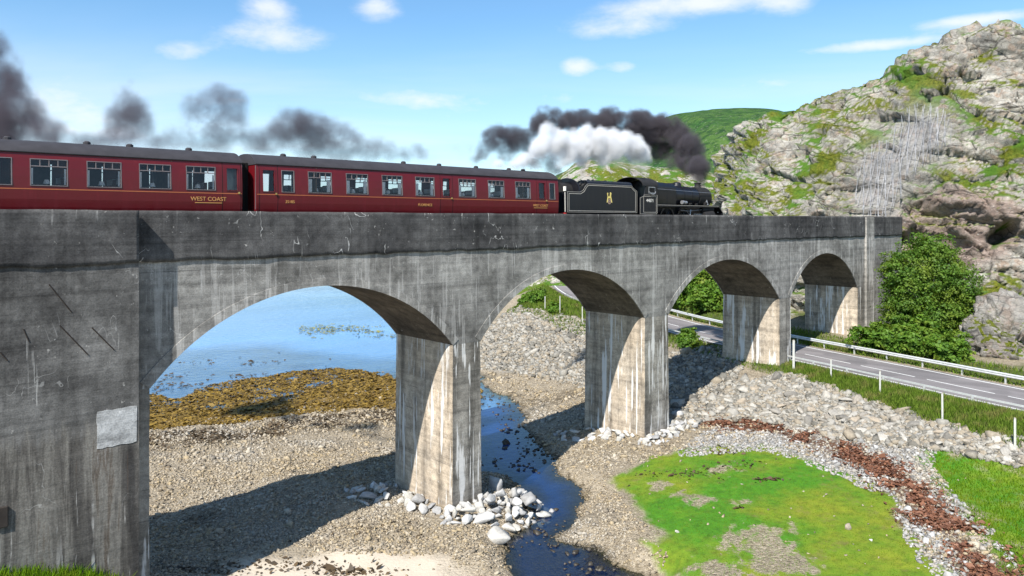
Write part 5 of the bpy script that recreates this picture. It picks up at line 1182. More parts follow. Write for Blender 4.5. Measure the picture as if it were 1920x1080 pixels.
def make_coach(label, xl, xr, wins, doors, letters, vents, curtain=.18):
    """wins: (x0, x1, kind) in viaduct coordinates"""
    L = xr - xl; xc = (xl + xr) / 2; root = tag(empty('railway_coach', (xc, TY, RZ)), label, 'railway coach', 'maroon coaches of the train')
    W = [(a - xc, b - xc, k) for a, b, k in wins]
    coach_shell(L, W).build('body', M['maroon'], root, smooth=True, ang=25)
    rp = [(-y, z) for y, z in ROOF] + [(y, z) for y, z in ROOF[::-1][1:]]; MB().prism(rp, 'x', -L / 2 - .03, L / 2 + .03).build('roof', M['roof'], root, smooth=True, ang=40)
    gm_ = MB()
    for s in (-1, 1): gm_.box(-L / 2, L / 2, s * 1.30 - .03, s * 1.30 + .03, 3.335, 3.375)
    gm_.build('gutter', M['dark'], root)
    for x in [q - xc for q in vents]:
        MB().tube([(x, -.30, 3.80), (x, -.30, 3.95), (x, -.30, 4.0)], [.14, .14, .08], 10).build('roof_ventilator', M['roof'], root, smooth=True)
    for s in (-1, 1):
        for z0, z1, m_ in ((1.965, 2.0, 'orange'),):
            MB().box(-L / 2 + .02, L / 2 - .02, s * wy(1.98) - .006 if s > 0 else s * wy(1.98) - .006, s * wy(1.98) + .006, z0, z1).build('lining', M[m_], root)
    for a, b, k in W:
        for s in (-1, 1):
            wd = round(b - a, 2); key = (wd, k)
            if key not in FR:
                f = frame_mb(wd, k == 'big').build('window', M['alu'] if k != 'door' else M['maroon'], root); p = pane_mb(wd).build('pane', M['glass'], f); FR[key] = (f.data, p.data)
            else:
                f = link('window', FR[key][0], root); p = link('pane', FR[key][1], f)
            f.location = ((a + b) / 2, 0, 0); f.rotation_euler = (0, 0, 0 if s < 0 else math.pi)
    for a, b in doors:   # door leaf outlines and handles on the near side
        a -= xc; b -= xc; dm = MB()
        for z0, z1 in zip([p[0] for p in PROF][:-1], [p[0] for p in PROF][1:]):
            for x in (a, b): dm.add([(x - .012, -wy(z0) - .004, z0), (x + .012, -wy(z0) - .004, z0), (x + .012, -wy(z1) - .004, z1), (x - .012, -wy(z1) - .004, z1)], [(0, 1, 2, 3)])
        d = dm.build('door', M['dark'], root); MB().box(b - .14, b - .06, -1.44, -1.385, 1.98, 2.06).build('handle', M['brass'], d)
    # inside: floor, seats with white headrest cloths, tables and lamps
    MB().box(-L / 2 + .1, L / 2 - .1, -1.25, 1.25, 1.15, 1.2).build('floor', M['cabin'], root)
    MB().box(-L / 2 + .1, L / 2 - .1, -1.22, 1.22, 3.30, 3.34).build('ceiling', M['cabin'], root)
    sm_ = None
    for a, b, k in W:
        if k != 'big': continue
        x0 = (a + b) / 2
        for dx in (-.78, .78):
            for yy in (-.72, .72):
                if sm_ is None:
                    s_ = MB().box(-.07, .07, -.48, .48, 1.2, 2.50).build('seat_back', M['cloth'], root, bevel=.03); h_ = MB().box(-.085, .085, -.40, .40, 2.28, 2.52).build('headrest_cloth', M['white'], s_); sm_ = (s_.data, h_.data)
                else:
                    s_ = link('seat_back', sm_[0], root); h_ = link('headrest_cloth', sm_[1], s_)
                s_.location = (x0 + dx * 1.0, yy, 0)
        tb = MB().box(x0 - .32, x0 + .32, -1.2, -.3, 2.02, 2.05).build('table', M['white'], root); MB().tube([(x0, -.95, 2.05), (x0, -.95, 2.22)], .02, 6).build('lamp_stem', M['brass'], tb); MB().tube([(x0, -.95, 2.20), (x0, -.95, 2.36)], [.13, .08], 10).build('lamp_shade', M['white'], tb)
    cu_ = None
    for a, b, k in W:   # white curtains tied back at the window edges, on the platform side
        if k != 'big': continue
        for x in (a + .05, b - curtain - .05):
            if cu_ is None:
                o = MB().box(0, curtain, -1.315, -1.275, SILL + .06, HEAD - .36).build('curtain', M['white'], root); cu_ = o.data
            else: o = link('curtain', cu_, root)
            o.location = (x, 0, 0)
        if curtain > .1: continue
        MB().box(a + .1, b - .1, 1.22, 1.26, SILL + .02, HEAD - .02).build('sky_screen', M['sky_screen'], root)  # added screen inside the far windows, blocks the sky showing through
    for x in (-L / 2 + 3.0, L / 2 - 3.0): MB().box(x - .03, x + .03, -1.3, 1.3, 1.2, 3.3).build('partition', M['cabin'], root)
    # underframe, bogies, gangways, buffers
    MB().box(-L / 2, L / 2, -1.24, 1.24, .92, 1.118).build('underframe', M['dark'], root)
    for x in (-L / 2 + 3.1, L / 2 - 3.1):
        bg = MB().box(x - 1.9, x + 1.9, -1.15, 1.15, .45, .85).build('bogie', M['dark'], root)
        for dx in (-1.3, 1.3):
            for y in (-.78, .78): MB().tube([(x + dx, y - .06, .46), (x + dx, y + .06, .46)], .46, 18).build('wheel', M['sooty'], bg)
    for s in (-1, 1):
        g_ = MB()
        for k in range(4):
            x = s * (L / 2 + .05 + .085 * k); e = .02 if k % 2 else 0
            g_.box(min(x, x + s * .08), max(x, x + s * .08), -.52 + e, .52 - e, 1.2, 3.45 - e)
        g_.build('gangway_bellows', M['dark'], root)
        for y in (-.87, .87): MB().tube([(s * (L / 2), y, 1.06), (s * (L / 2 + .34), y, 1.06), (s * (L / 2 + .36), y, 1.06)], [.08, .08, .22], 10).build('buffer', M['dark'], root)
        MB().box(s * (L / 2 + .012) - .012, s * (L / 2 + .012) + .012, -1.30, -1.27, 1.3, 3.3).build('corner_rail', M['alu'], root)
    for s, size, x, z in letters:
        text('lettering', s, size, x - xc, z, -wy(z) - .006, M['gold'], root)
    for x in [q[2] - xc for q in letters if q[0] == 'WEST COAST']:
        MB().box(x - .58, x + .58, -wy(1.56) - .010, -wy(1.56) - .002, 1.545, 1.575).build('underline', M['gold'], root)
    return root
w2 = [(14.5, 15.1, 'door'), (15.42, 16.06, 'loo')] + [(a, a + 1.25, 'big') for a in (16.76, 18.80, 20.87, 22.95)] + [(24.73, 25.30, 'door')] + [(a, a + 1.25, 'big') for a in (25.87, 28.03, 30.17)] + [(32.10, 32.68, 'door'), (33.05, 33.55, 'loo')]
make_coach('maroon coach coupled right behind the tender, lettered with its name', 14.22, 33.86, w2, [(14.36, 15.24), (24.6, 25.45), (31.95, 32.85)], [('WEST COAST', .21, 32.28, 1.70), ('35185', .19, 15.84, 1.66), ('FLORENCE', .19, 23.58, 1.62)], [16.0, 17.6, 22.9, 25.3, 28.0, 30.6, 31.8])
x1 = 13.56
w1 = [(-5.9, -5.3, 'door'), (-4.9, -4.3, 'loo')] + [(a, a + 1.25, 'big') for a in (-3.6, -1.65, .3, 2.2)] + [(4.25, 4.90, 'loo')] + [(a, a + 1.25, 'big') for a in (5.46, 7.36, 9.27, 11.13)] + [(12.84, 13.38, 'door')]
make_coach('maroon coach at the rear, cut by the picture edge, with big dark windows', x1 - 19.64, x1, w1, [(-6.0, -5.15), (12.68, 13.5)], [('WEST COAST', .25, 12.08, 1.72)], [4.9, 7.6, 9.2, 11.6, 2.5, 0, -3], .06)

# tender
TX = 34.72
tn = tag(empty('tender', (TX, TY, RZ)), 'black lined tender with coal and a lion crest, behind the engine cab', 'tender')
side = [(0, 1.30), (7.15, 1.30), (7.15, 2.85), (6.75, 3.05), (6.55, 3.22), (1.95, 3.22), (1.72, 3.05), (1.50, 2.78), (1.2, 2.66), (0, 2.66)]
for s in (-1, 1):
    vs = [(x, s * 1.30, z) for x, z in side] + [(x, s * 1.24, z) for x, z in side]; n = len(side)
    MB().add(vs, [tuple(range(n)), tuple(range(2 * n - 1, n - 1, -1))] + [(i, (i + 1) % n, n + (i + 1) % n, n + i) for i in range(n)]).build('side_sheet', M['black'], tn, bevel=.012)
# inward curving top plate
cur = [(1.30, 3.215), (1.285, 3.28), (1.23, 3.36), (1.13, 3.42), (1.0, 3.46), (1.0, 3.44), (1.11, 3.40), (1.21, 3.34), (1.262, 3.27), (1.275, 3.215)]
for s in (-1, 1): MB().prism([(s * y, z) for y, z in cur], 'x', 1.95, 6.60).build('flared_top', M['black'], tn, smooth=True)
MB().box(.0, 7.1, -1.235, 1.235, 1.3, 2.62).build('tank', M['black'], tn)
dome = [(1.22 * math.cos(math.pi * i / 20), 2.62 + .98 * math.sin(math.pi * i / 20) ** .9) for i in range(21)]
MB().prism(dome, 'x', 1.25, 1.36).build('bulkhead', M['black'], tn, smooth=True); MB().prism([(y * .55, 2.62 + (z - 2.62) * .72) for y, z in dome], 'x', .25, 1.25).build('filler_dome', M['sooty'], tn, smooth=True)
MB().tube([(.55, .0, 3.2), (.55, 0, 3.48)], [.28, .25], 12).build('filler_lid', M['sooty'], tn, smooth=True)
r = np.random.default_rng(8); n = 420; cp_ = np.stack([r.uniform(1.5, 6.4, n), r.uniform(-1.0, 1.0, n), np.zeros(n)], 1); cp_[:, 2] = 3.0 + .42 * (1 - (cp_[:, 1] / 1.15) ** 2) * (1 - ((cp_[:, 0] - 4.4) / 4.0) ** 2) + r.normal(0, .05, n)
o = scatter_mesh('coal', cp_, np.exp(r.normal(-1.9, .3, n)), PROTO[:5], M['coal']); o.parent = tn; o['kind'] = 'stuff'
MB().box(1.4, 6.6, -1.2, 1.2, 2.62, 3.05).build('coal_bunker', M['coal'], tn)
ln = [(.16, 1.40), (6.98, 1.40), (6.98, 2.80), (6.66, 2.98), (6.48, 3.12), (2.02, 3.12), (1.84, 2.98), (1.62, 2.70), (1.28, 2.54), (.16, 2.54)]
def outline(pts, y, wd):
    mb = MB(); n = len(pts); c = Vector((sum(p[0] for p in pts) / n, sum(p[1] for p in pts) / n)); vs = []
    for i, p in enumerate(pts):
        a, b = Vector(pts[i - 1]), Vector(pts[(i + 1) % n]); p = Vector(p); e1 = (p - a).normalized(); e2 = (b - p).normalized(); nrm = Vector((-(e1.y + e2.y), e1.x + e2.x)); nrm.normalize(); k = wd / max(.4, nrm.dot(Vector((-e1.y, e1.x)))); vs += [(p.x, y, p.y), (p.x + nrm.x * k, y, p.y + nrm.y * k), (p.x, y + .006, p.y), (p.x + nrm.x * k, y + .006, p.y + nrm.y * k)]
    fs = []
    for i in range(n):
        j = (i + 1) % n; fs += [(4 * i, 4 * i + 1, 4 * j + 1, 4 * j), (4 * i + 1, 4 * i + 3, 4 * j + 3, 4 * j + 1), (4 * i, 4 * j, 4 * j + 2, 4 * i + 2)]
    return mb.add(vs, fs)
outline(ln, -1.309, .035).build('lining', M['cream'], tn); outline([(0.02, 1.32), (7.13, 1.32), (7.13, 2.84), (6.73, 3.04), (6.53, 3.205), (1.96, 3.205), (1.73, 3.04), (1.51, 2.765), (1.21, 2.645), (.02, 2.645)], -1.309, .02).build('lining', M['cream'], tn)
# crest: a lion standing over a wheel
em = tag(empty('crest', (4.15, -1.309, 2.30)), None); em.parent = tn
q = MB(); 
for i in range(20):
    a0, a1 = 2 * math.pi * i / 20, 2 * math.pi * (i + 1) / 20
    q.add([(.17 * math.cos(a0), 0, -.24 + .17 * math.sin(a0)), (.17 * math.cos(a1), 0, -.24 + .17 * math.sin(a1)), (.12 * math.cos(a1), 0, -.24 + .12 * math.sin(a1)), (.12 * math.cos(a0), 0, -.24 + .12 * math.sin(a0))], [(0, 1, 2, 3)])
for i in range(8):
    a = math.pi * i / 4; d = Vector((math.cos(a), 0, math.sin(a))); nn = Vector((-d.z, 0, d.x)) * .012; c0 = Vector((0, 0, -.24)); q.add([c0 + nn, c0 - nn, c0 - nn + d * .13, c0 + nn + d * .13], [(0, 1, 2, 3)])
q.build('wheel_emblem', plain('crest_bronze', (.42, .30, .22), .5), em)
lion = [(-.27, -.30), (-.20, -.30), (-.13, -.02), (.10, -.02), (.19, -.30), (.29, -.30), (.20, .02), (.16, .12), (.17, .20), (.20, .32), (.13, .40), (.05, .38), (.05, .24), (.02, .12), (-.12, .12), (-.16, .20), (-.12, .32), (-.20, .38), (-.24, .26), (-.20, .10), (-.22, .0)]
MB().add([(x, -.003, z) for x, z in lion] + [(x, .004, z) for x, z in lion], [tuple(range(len(lion))), tuple(range(2 * len(lion) - 1, len(lion) - 1, -1))] + [(i, (i + 1) % len(lion), len(lion) + (i + 1) % len(lion), len(lion) + i) for i in range(len(lion))]).build('lion_emblem', plain('crest_yellow', (.72, .58, .18), .5), em)
MB().box(-.1, 7.2, -1.2, 1.2, .9, 1.295).build('frame', M['dark'], tn)
for x in (1.2, 3.3, 5.6):
    for y in (-.78, .78): MB().tube([(x, y - .07, .64), (x, y + .07, .64)], .64, 22).build('wheel', M['sooty'], tn)
for y in (-.87, .87): MB().tube([(0, y, 1.06), (-.42, y, 1.06), (-.45, y, 1.06)], [.09, .09, .24], 12).build('buffer', M['dark'], tn)
MB().box(-.12, 0, -1.25, 1.25, .95, 1.29).build('buffer_beam', M['red'], tn)
MB().tube([(-.05, -1.18, 1.35), (-.07, -1.18, 2.6)], .02, 6).build('hand_rail', M['letter'], tn); MB().tube([(7.1, -1.28, 1.5), (7.12, -1.28, 2.8)], .018, 6).build('hand_rail', M['steel'], tn)
MB().box(-.02, .06, -1.16, -.98, 2.68, 2.98).build('lamp', M['letter'], tn)

# engine: cab rear at x = 0
EX = 42.15
lo = tag(empty('steam_locomotive', (EX, TY, RZ)), 'black steam locomotive with tapered boiler leading the train towards the crag', 'locomotive')
cabs = [(0, 1.22), (.30, 1.22), (2.0, 1.22), (2.06, 1.35), (2.06, 3.25), (1.98, 3.30), (.78, 3.30), (.62, 3.1), (.55, 2.75), (.42, 2.55), (.12, 2.48), (0, 2.40)]
wo = [(1.05, 2.78), (1.72, 2.78), (1.72, 3.16), (1.05, 3.16)]
for s in (-1, 1):
    mb = MB(); n = len(cabs); vs = [(x, s * 1.31, z) for x, z in cabs] + [(x, s * 1.26, z) for x, z in cabs]
    mb.add(vs, [tuple(range(n)), tuple(range(2 * n - 1, n - 1, -1))] + [(i, (i + 1) % n, n + (i + 1) % n, n + i) for i in range(n)]); mb.build('cab_side', M['black'], lo, bevel=.01)
    wf = MB().box(1.0, 1.77, s * 1.316 - .006, s * 1.316 + .006, 2.72, 3.2).build('cab_window', M['steel'] if s < 0 else M['dark'], lo); MB().box(1.06, 1.71, s * 1.326 - .006, s * 1.326 + .006, 2.79, 3.14).build('pane', M['dark'], wf)
    MB().tube([(1.02, s * 1.36, 2.84), (1.18, s * 1.40, 2.70), (1.40, s * 1.40, 2.66), (1.62, s * 1.40, 2.72), (1.76, s * 1.36, 2.86)], .03, 6).build('arm_rest', M['steel'], lo)
rf = [(1.34 * math.cos(math.radians(a)), 3.26 + .66 * math.sin(math.radians(a))) for a in range(0, 181, 10)]; rf = rf + [(y * .96, 3.26 + (z - 3.26) * .93) for y, z in rf[::-1]]
MB().prism(rf, 'x', .35, 2.12).build('cab_roof', M['sooty'], lo, smooth=True, ang=50)
MB().prism([(y, z) for y, z in [(-1.25, 1.3), (1.25, 1.3), (1.25, 3.26)] + [(1.25 * math.cos(math.radians(a)), 3.24 + .6 * math.sin(math.radians(a))) for a in range(0, 181, 15)]], 'x', 1.98, 2.04).build('cab_front', M['black'], lo)
MB().box(.3, 1.9, -1.2, 1.2, 1.25, 1.4).build('footplate', M['sooty'], lo)
outline([(.42, 1.36), (1.86, 1.36), (1.92, 1.42), (1.92, 2.52), (.42, 2.52)], -1.319, .03).build('lining', M['cream'], lo); outline([(.03, 1.25), (1.95, 1.25), (2.03, 1.36), (2.03, 2.62), (.52, 2.62), (.40, 2.5), (.12, 2.43), (.03, 2.36)], -1.319, .022).build('lining', M['cream'], lo)
text('cab_number', '44871', .34, 1.17, 2.20, -1.318, M['letter'], lo)
# firebox (flat-topped) and boiler
def section(hw, zt, zb, rr, n=6):
    pts = [(-hw * .82, zb), (-hw, 2.0 if zb < 2 else zb)]
    for i in range(n + 1): a = math.pi - math.pi / 2 * i / n; pts.append((-hw + rr + rr * math.cos(a), zt - rr + rr * math.sin(a)))
    for i in range(n + 1): a = math.pi / 2 - math.pi / 2 * i / n; pts.append((hw - rr + rr * math.cos(a), zt - rr + rr * math.sin(a)))
    return pts + [(hw, 2.0 if zb < 2 else zb), (hw * .82, zb)]
a_, b_ = section(.98, 3.66, 1.35, .42), section(.93, 3.58, 1.35, .42); n = len(a_)
MB().add([(2.04, y, z) for y, z in a_] + [(4.85, y, z) for y, z in b_], [(i, (i + 1) % n, n + (i + 1) % n, n + i) for i in range(n)] + [tuple(range(n))[::-1], tuple(range(n, 2 * n))]).build('firebox', M['black'], lo, smooth=True)
def ring_body(name, st, m, n=36):
    vs = []; fs = []
    for x, zc, r0 in st: vs += [(x, r0 * math.cos(2 * math.pi * j / n), zc + r0 * math.sin(2 * math.pi * j / n)) for j in range(n)]
    for i in range(len(st) - 1):
        for j in range(n): fs.append((i * n + j, i * n + (j + 1) % n, (i + 1) * n + (j + 1) % n, (i + 1) * n + j))
    fs += [tuple(range(n))[::-1], tuple(range((len(st) - 1) * n, len(st) * n))]
    return MB().add(vs, fs).build(name, m, lo, smooth=True, ang=40)
bl = ring_body('boiler', [(4.80, 2.66, .90), (7.0, 2.63, .83), (8.25, 2.61, .79)], M['black'])
for x, zc, r0 in ((4.92, 2.66, .91), (6.1, 2.645, .875), (7.2, 2.63, .84), (8.22, 2.61, .81)):
    vs = []; n = 32
    for xx in (x - .03, x + .03): vs += [(xx, r0 * math.cos(2 * math.pi * j / n), zc + r0 * math.sin(2 * math.pi * j / n)) for j in range(n)]
    MB().add(vs, [(j, (j + 1) % n, n + (j + 1) % n, n + j) for j in range(n)]).build('boiler_band', M['sooty'], bl, smooth=True)
sb = ring_body('smokebox', [(8.26, 2.60, .84), (9.82, 2.60, .84), (9.86, 2.60, .80), (9.88, 2.60, .74), (9.98, 2.60, .60), (10.02, 2.60, .2)], M['sooty'])
ch = MB(); prof = [(.34, 3.36), (.27, 3.44), (.235, 3.55), (.24, 3.72), (.29, 3.74), (.29, 3.80), (.22, 3.80), (.18, 3.6)]; n = 20; vs = []; fs = []
for r0, z in prof: vs += [(9.08 + r0 * math.cos(2 * math.pi * j / n), r0 * math.sin(2 * math.pi * j / n), z) for j in range(n)]
for i in range(len(prof) - 1):
    for j in range(n): fs.append((i * n + j, i * n + (j + 1) % n, (i + 1) * n + (j + 1) % n, (i + 1) * n + j))
ch.add(vs, fs).build('chimney', M['sooty'], lo, smooth=True)
dm = MB(); prof = [(.46, 3.30), (.38, 3.42), (.35, 3.56), (.31, 3.68), (.2, 3.75), (.01, 3.77)]; vs = []; fs = []
for r0, z in prof: vs += [(6.25 + r0 * math.cos(2 * math.pi * j / n), r0 * math.sin(2 * math.pi * j / n), z) for j in range(n)]
for i in range(len(prof) - 1):
    for j in range(n): fs.append((i * n + j, i * n + (j + 1) % n, (i + 1) * n + (j + 1) % n, (i + 1) * n + j))
dm.add(vs, fs).build('steam_dome', M['black'], lo, smooth=True)
MB().box(5.35, 5.65, -.28, .28, 3.50, 3.66).build('top_feed', M['sooty'], lo, bevel=.04)
for y in (-.14, .14): MB().tube([(3.4, y, 3.6), (3.4, y, 3.84)], [.09, .06], 8).build('safety_valve', M['brass'], lo)
MB().tube([(2.35, -.3, 3.64), (2.35, -.3, 3.92)], [.04, .06], 8).build('whistle', M['brass'], lo)
for s in (-1, 1):
    MB().tube([(2.3, s * 1.02, 3.10), (4.9, s * .99, 3.05), (8.2, s * .92, 2.98), (9.8, s * .90, 2.96)], .018, 6).build('hand_rail', M['steel'], lo)
    # running plate, valance, splashers
    MB().box(2.05, 10.05, min(s * .85, s * 1.32), max(s * .85, s * 1.32), 1.88, 1.92).build('running_plate', M['black'], lo)
    MB().box(2.06, 10.05, s * 1.322 - .01, s * 1.322 + .01, 1.80, 1.935).build('valance', M['black'], lo)
    if s < 0: MB().box(2.06, 10.05, -1.338, -1.333, 1.905, 1.93).build('lining', M['cream'], lo)
    MB().add([(10.05, s * .6, 1.88), (10.05, s * 1.32, 1.88), (10.62, s * 1.32, 1.40), (10.62, s * .6, 1.40), (10.05, s * .6, 1.92), (10.05, s * 1.32, 1.92), (10.62, s * 1.32, 1.44), (10.62, s * .6, 1.44)], [(0, 1, 2, 3), (7, 6, 5, 4), (0, 4, 5, 1), (1, 5, 6, 2), (2, 6, 7, 3), (3, 7, 4, 0)]).build('front_step', M['black'], lo)
    # cylinders and motion
    MB().tube([(8.1, s * 1.10, 1.10), (9.35, s * 1.10, 1.22)], .36, 18).build('cylinder', M['sooty'], lo); MB().tube([(7.95, s * 1.08, 1.62), (9.5, s * 1.08, 1.66)], .19, 14).build('valve_chest', M['sooty'], lo)
    MB().tube([(9.36, s * 1.10, 1.22), (9.41, s * 1.10, 1.22)], .30, 16).build('cylinder_cover', M['steel'], lo)
    for x in (1.55, 3.85, 6.0):
        wv = MB(); n = 28; R0, R1 = .915, .79
        for y in (s * .80 - .07, s * .80 + .07):
            vs = [(x + R0 * math.cos(2 * math.pi * j / n), y, .915 + R0 * math.sin(2 * math.pi * j / n)) for j in range(n)] + [(x + R1 * math.cos(2 * math.pi * j / n), y, .915 + R1 * math.sin(2 * math.pi * j / n)) for j in range(n)]
            wv.add(vs, [(j, (j + 1) % n, n + (j + 1) % n, n + j) for j in range(n)])
        vs = [(x + R0 * math.cos(2 * math.pi * j / n), y, .915 + R0 * math.sin(2 * math.pi * j / n)) for y in (s * .80 - .07, s * .80 + .07) for j in range(n)]; wv.add(vs, [(j, (j + 1) % n, n + (j + 1) % n, n + j) for j in range(n)])
        wh = wv.build('driving_wheel', M['black'], lo, smooth=True); sp = MB()
        for j in range(16): a = 2 * math.pi * j / 16; sp.tube([(x, s * .82, .915), (x + .8 * math.cos(a), s * .82, .915 + .8 * math.sin(a))], .03, 4, False)
        so_ = sp.build('spoke_ring', M['black'], wh); so_['kind'] = 'stuff'
    MB().box(1.45, 6.1, s * .98 - .03, s * .98 + .03, .60, .72).build('coupling_rod', M['steel'], lo)
    MB().tube([(3.85, s * 1.08, .66), (7.3, s * 1.08, 1.10)], .05, 6).build('connecting_rod', M['steel'], lo); MB().box(6.9, 8.1, s * 1.08 - .06, s * 1.08 + .06, 1.24, 1.30).build('slide_bar', M['steel'], lo)
    MB().tube([(6.0, s * 1.12, 1.55), (6.35, s * 1.12, 1.10), (6.5, s * 1.12, 1.62)], .04, 5).build('expansion_link', M['steel'], lo); MB().tube([(5.2, s * 1.12, 1.55), (6.3, s * 1.12, 1.50), (8.0, s * 1.12, 1.62)], .03, 5).build('valve_rod', M['steel'], lo)
    for x, z, r0 in ((8.55, 2.12, .11), (5.5, 2.16, .15), (5.85, 2.14, .13), (6.5, 2.05, .08), (7.3, 2.03, .07)): MB().tube([(x - .1, s * 1.08, z), (x + .12, s * 1.08, z)], r0, 10).build('lubricator', M['steel'] if x < 6 else M['sooty'], lo)
    MB().add([(9.0, s * .62, 2.02), (9.2, s * .86, 2.02), (9.32, s * .86, 2.02), (9.05, s * .78, 2.75), (8.95, s * .78, 2.75)], [(0, 1, 4), (1, 2, 3, 4)]).build('steam_pipe', M['steel'], lo)
    for x in (7.7, 9.75): MB().tube([(x, s * .80 - .06, .5), (x, s * .80 + .06, .5)], .5, 20).build('bogie_wheel', M['sooty'], lo)
    MB().tube([(10.74, s * .87, 1.06), (11.12, s * .87, 1.06), (11.16, s * .87, 1.06)], [.10, .10, .25], 14).build('buffer', M['sooty'], lo)
MB().box(10.60, 10.74, -1.28, 1.28, .86, 1.40).build('buffer_beam', M['black'], lo); MB().box(2.1, 10.6, -.62, .62, .75, 1.85).build('frame', M['dark'], lo)
for y in (-.9, .9): MB().tube([(10.62, y, 1.42), (10.62, y, 1.62), (10.62, y, 1.72)], [.08, .08, .03], 8).build('lamp', M['letter'], lo)

# ---------------------------------------------------------------- smoke and steam
def smoke(name, puffs, col, dens, vox, band, nscale, thr, absorb=(0, 0, 0), Yp=35.2, seed=0, aniso=0.0, rough=.36, grow=1.0):
    r = np.random.default_rng(seed); v, f = icos(3); VS = []; FS = []; b = 0
    for px, py, rp in puffs:
        rp *= grow; c, Z_ = onplane(px, py, (Yp(px) if callable(Yp) else Yp) + r.uniform(-.3, .3)); rad = rp * Z_ / FPX
        subs = [(Vector((0, 0, 0)), 1.0)] + [(Vector(r.normal(size=3)).normalized() * .62, r.uniform(.42, .62)) for _ in range(6)]
        for d, k in subs:
            q = v * rad * k + np.array(c + d * rad); e = fbm(q / (rad * .5 + .3), 3, seed + 3) - .5
            q = q + v * (e * rad * k * rough * 2)[:, None]; VS.append(q); FS.append(f + b); b += len(q)
    me = mesh(name, np.concatenate(VS), np.concatenate(FS), [])
    def fn(g):
        c = g.coord(); wv = g.mix(.25, c, g.noise(c, nscale * .7, 3, .6, out=1))
        n = g.noise(wv, nscale, 6, .66); d = g.m('MULTIPLY', g.mr(n, thr, thr + .22, .0, 1.), dens)
        p = g.n('ShaderNodeVolumePrincipled', Color=col, Density=d, Anisotropy=aniso); p.inputs['Absorption Color'].default_value = (*absorb, 1)
        g.link(p.outputs[0], g.out.inputs['Volume'])
    m_ = material(name + '_vapour', fn); me.materials.append(m_); o = tag(link(name, me), kind='stuff')
    ng = bpy.data.node_groups.new(name + '_cloud', 'GeometryNodeTree'); ng.interface.new_socket('Geometry', in_out='INPUT', socket_type='NodeSocketGeometry'); ng.interface.new_socket('Geometry', in_out='OUTPUT', socket_type='NodeSocketGeometry')
    gi = ng.nodes.new('NodeGroupInput'); go = ng.nodes.new('NodeGroupOutput'); mv = ng.nodes.new('GeometryNodeMeshToVolume'); mv.resolution_mode = 'VOXEL_SIZE'
    mv.inputs['Density'].default_value = 1.0; mv.inputs['Voxel Size'].default_value = vox; mv.inputs['Interior Band Width'].default_value = band
    st = ng.nodes.new('GeometryNodeSetMaterial'); st.inputs['Material'].default_value = m_
    ng.links.new(gi.outputs[0], mv.inputs[0]); ng.links.new(mv.outputs[0], st.inputs[0]); ng.links.new(st.outputs[0], go.inputs[0])
    md = o.modifiers.new('cloud', 'NODES'); md.node_group = ng; return o
smoke('black_smoke', [(1313, 346, 10), (1312, 338, 12), (1311, 326, 15), (1308, 311, 19), (1301, 298, 22), (1293, 280, 24), (1275, 265, 28), (1255, 250, 26), (1230, 245, 27), (1208, 238, 27), (1190, 232, 22), (1165, 240, 24), (1142, 226, 22), (1120, 240, 22), (1090, 230, 22), (1070, 226, 20), (1040, 230, 22), (1018, 208, 13), (1010, 235, 18), (1285, 305, 18), (1262, 295, 20), (1240, 278, 24), (1215, 262, 20), (1292, 325, 12), (1300, 262, 14), (1180, 255, 18), (1262, 232, 16), (1196, 216, 13), (1135, 214, 12), (1095, 218, 14)], (.15, .135, .15), 8.5, .20, .5, .70, .40, Yp=lambda px: 34.25 + 6.5 * min(1, max(0, (1311 - px) / 75)) ** .8, seed=1, grow=1.18)
smoke('grey_smoke', [(990, 262, 24), (960, 262, 28), (935, 262, 28), (915, 265, 22), (950, 290, 20), (1000, 298, 22), (1030, 306, 18), (905, 285, 16), (890, 298, 12), (1045, 320, 12)], (.14, .13, .15), 4.0, .25, .9, .6, .38, Yp=44.5, seed=2)
smoke('white_steam', [(1204, 292, 16), (1188, 278, 24), (1165, 272, 26), (1140, 274, 28), (1112, 272, 28), (1085, 274, 26), (1060, 285, 26), (1035, 270, 24), (1025, 245, 18), (1010, 280, 20), (985, 300, 16), (1050, 262, 20), (965, 308, 12), (935, 308, 12), (1195, 262, 11), (1175, 252, 12), (1150, 250, 13), (1128, 248, 13), (1100, 246, 14), (1075, 252, 13), (1210, 280, 10), (1215, 300, 9), (1040, 250, 13), (1020, 262, 14), (1130, 300, 16), (1090, 302, 15), (1050, 305, 14)], (.96, .96, .97), 8.0, .20, .55, .75, .34, Yp=33.9, seed=3)
smoke('thin_steam', [(1190, 308, 18), (1205, 315, 14), (1160, 300, 18), (1210, 330, 8), (1130, 305, 16), (1000, 310, 18), (960, 314, 14), (920, 308, 14), (880, 312, 12)], (.93, .94, .97), .55, .3, 1.0, .5, .40, Yp=37.0, seed=4)
TR = (.15, .132, .155)
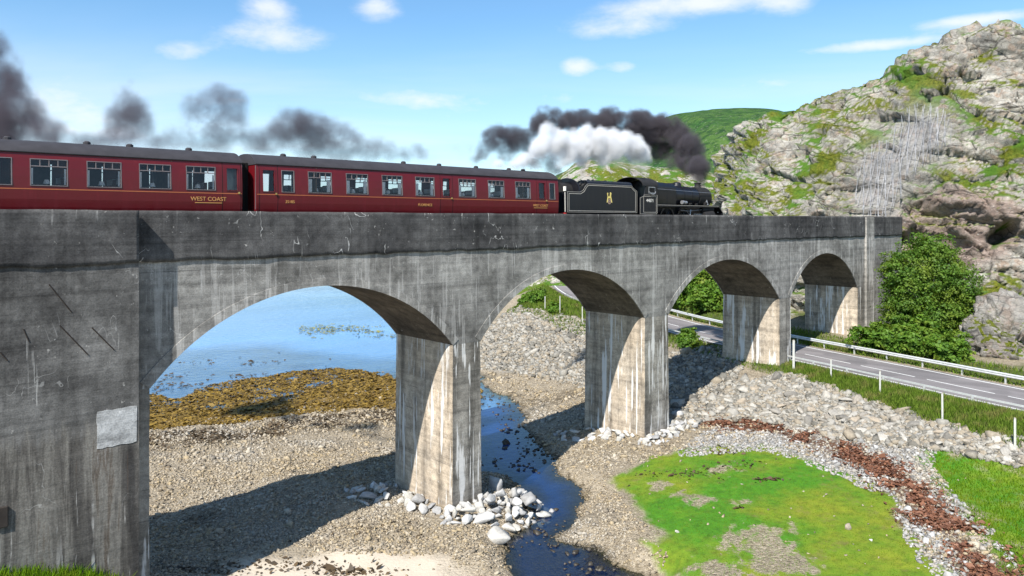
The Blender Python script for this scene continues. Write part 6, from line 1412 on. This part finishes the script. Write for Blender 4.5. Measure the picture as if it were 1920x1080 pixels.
smoke('trailing_smoke', [(780, 280, 13), (760, 288, 15), (735, 283, 20), (712, 276, 20), (690, 285, 20), (665, 272, 22), (645, 258, 26), (640, 285, 22), (615, 248, 26), (590, 240, 26), (562, 230, 26), (540, 222, 20), (560, 258, 30), (610, 270, 28), (525, 252, 28), (575, 280, 24), (500, 265, 24), (475, 268, 20), (515, 278, 18), (600, 228, 14), (548, 212, 12), (412, 178, 22), (436, 192, 24), (445, 215, 22), (388, 195, 26), (362, 192, 18), (345, 205, 12), (400, 222, 34), (375, 238, 30), (432, 238, 26), (408, 258, 28), (372, 265, 22), (450, 262, 18), (350, 270, 16), (455, 200, 14), (242, 155, 12), (236, 178, 18), (246, 200, 26), (232, 222, 28), (250, 232, 30), (230, 248, 26), (268, 252, 22), (285, 262, 16), (212, 258, 18), (258, 215, 22), (-25, 80, 30), (2, 95, 22), (12, 125, 24), (-15, 150, 40), (22, 160, 30), (35, 190, 34), (52, 205, 28), (30, 225, 40), (65, 228, 24), (-20, 230, 50), (30, 250, 34), (62, 250, 22), (325, 262, 18), (300, 268, 14), (160, 268, 22), (190, 262, 18), (120, 262, 24), (90, 250, 24), (105, 235, 16), (795, 290, 10), (320, 240, 10), (470, 250, 18)], TR, 3.0, .28, .85, .66, .385, Yp=lambda px: 38.0 + max(0, 330 - px) * .045, seed=5, grow=1.15)
smoke('smoke_haze', [(x_, 262 + x_ * .038 + 10 * math.sin(x_ * .05), 26 + 8 * math.sin(x_ * .031)) for x_ in range(90, 360, 26)] + [(x_, 285 + 6 * math.sin(x_ * .05), 22) for x_ in range(790, 900, 22)], (.55, .54, .60), .30, .35, 1.2, .4, .36, Yp=68, seed=9)
# boulders that would read alike are told apart by how far they lie from the water
stl = [at(925, 745, WZ), at(985, 840, WZ), at(1040, 940, WZ), at(1040, 1080, WZ)]
same = {}
for o in bpy.data.objects:
    if o.get('category') == 'boulder': same.setdefault(o['label'], []).append(o)
for lab, os_ in same.items():
    if len(os_) < 2: continue
    ds = linedist(np.array([o.location.x for o in os_]), np.array([o.location.y for o in os_]), stl)[0]
    n_ = len(os_); words_ = ['nearer stream', 'farther from stream'] if n_ == 2 else ['nearest stream'] + [w_ + ' from stream' for w_ in ('second', 'third', 'fourth', 'fifth', 'sixth', 'seventh', 'eighth')[:n_ - 2]] + ['farthest from stream']
    if len(words_) != n_: continue
    for k, i in enumerate(np.argsort(ds)):
        t = lab + ', ' + words_[k]
        while len(t.replace('-', ' ').split()) > 15 and ' the ' in t: t = t.replace(' the ', ' ', 1)
        os_[i]['label'] = t
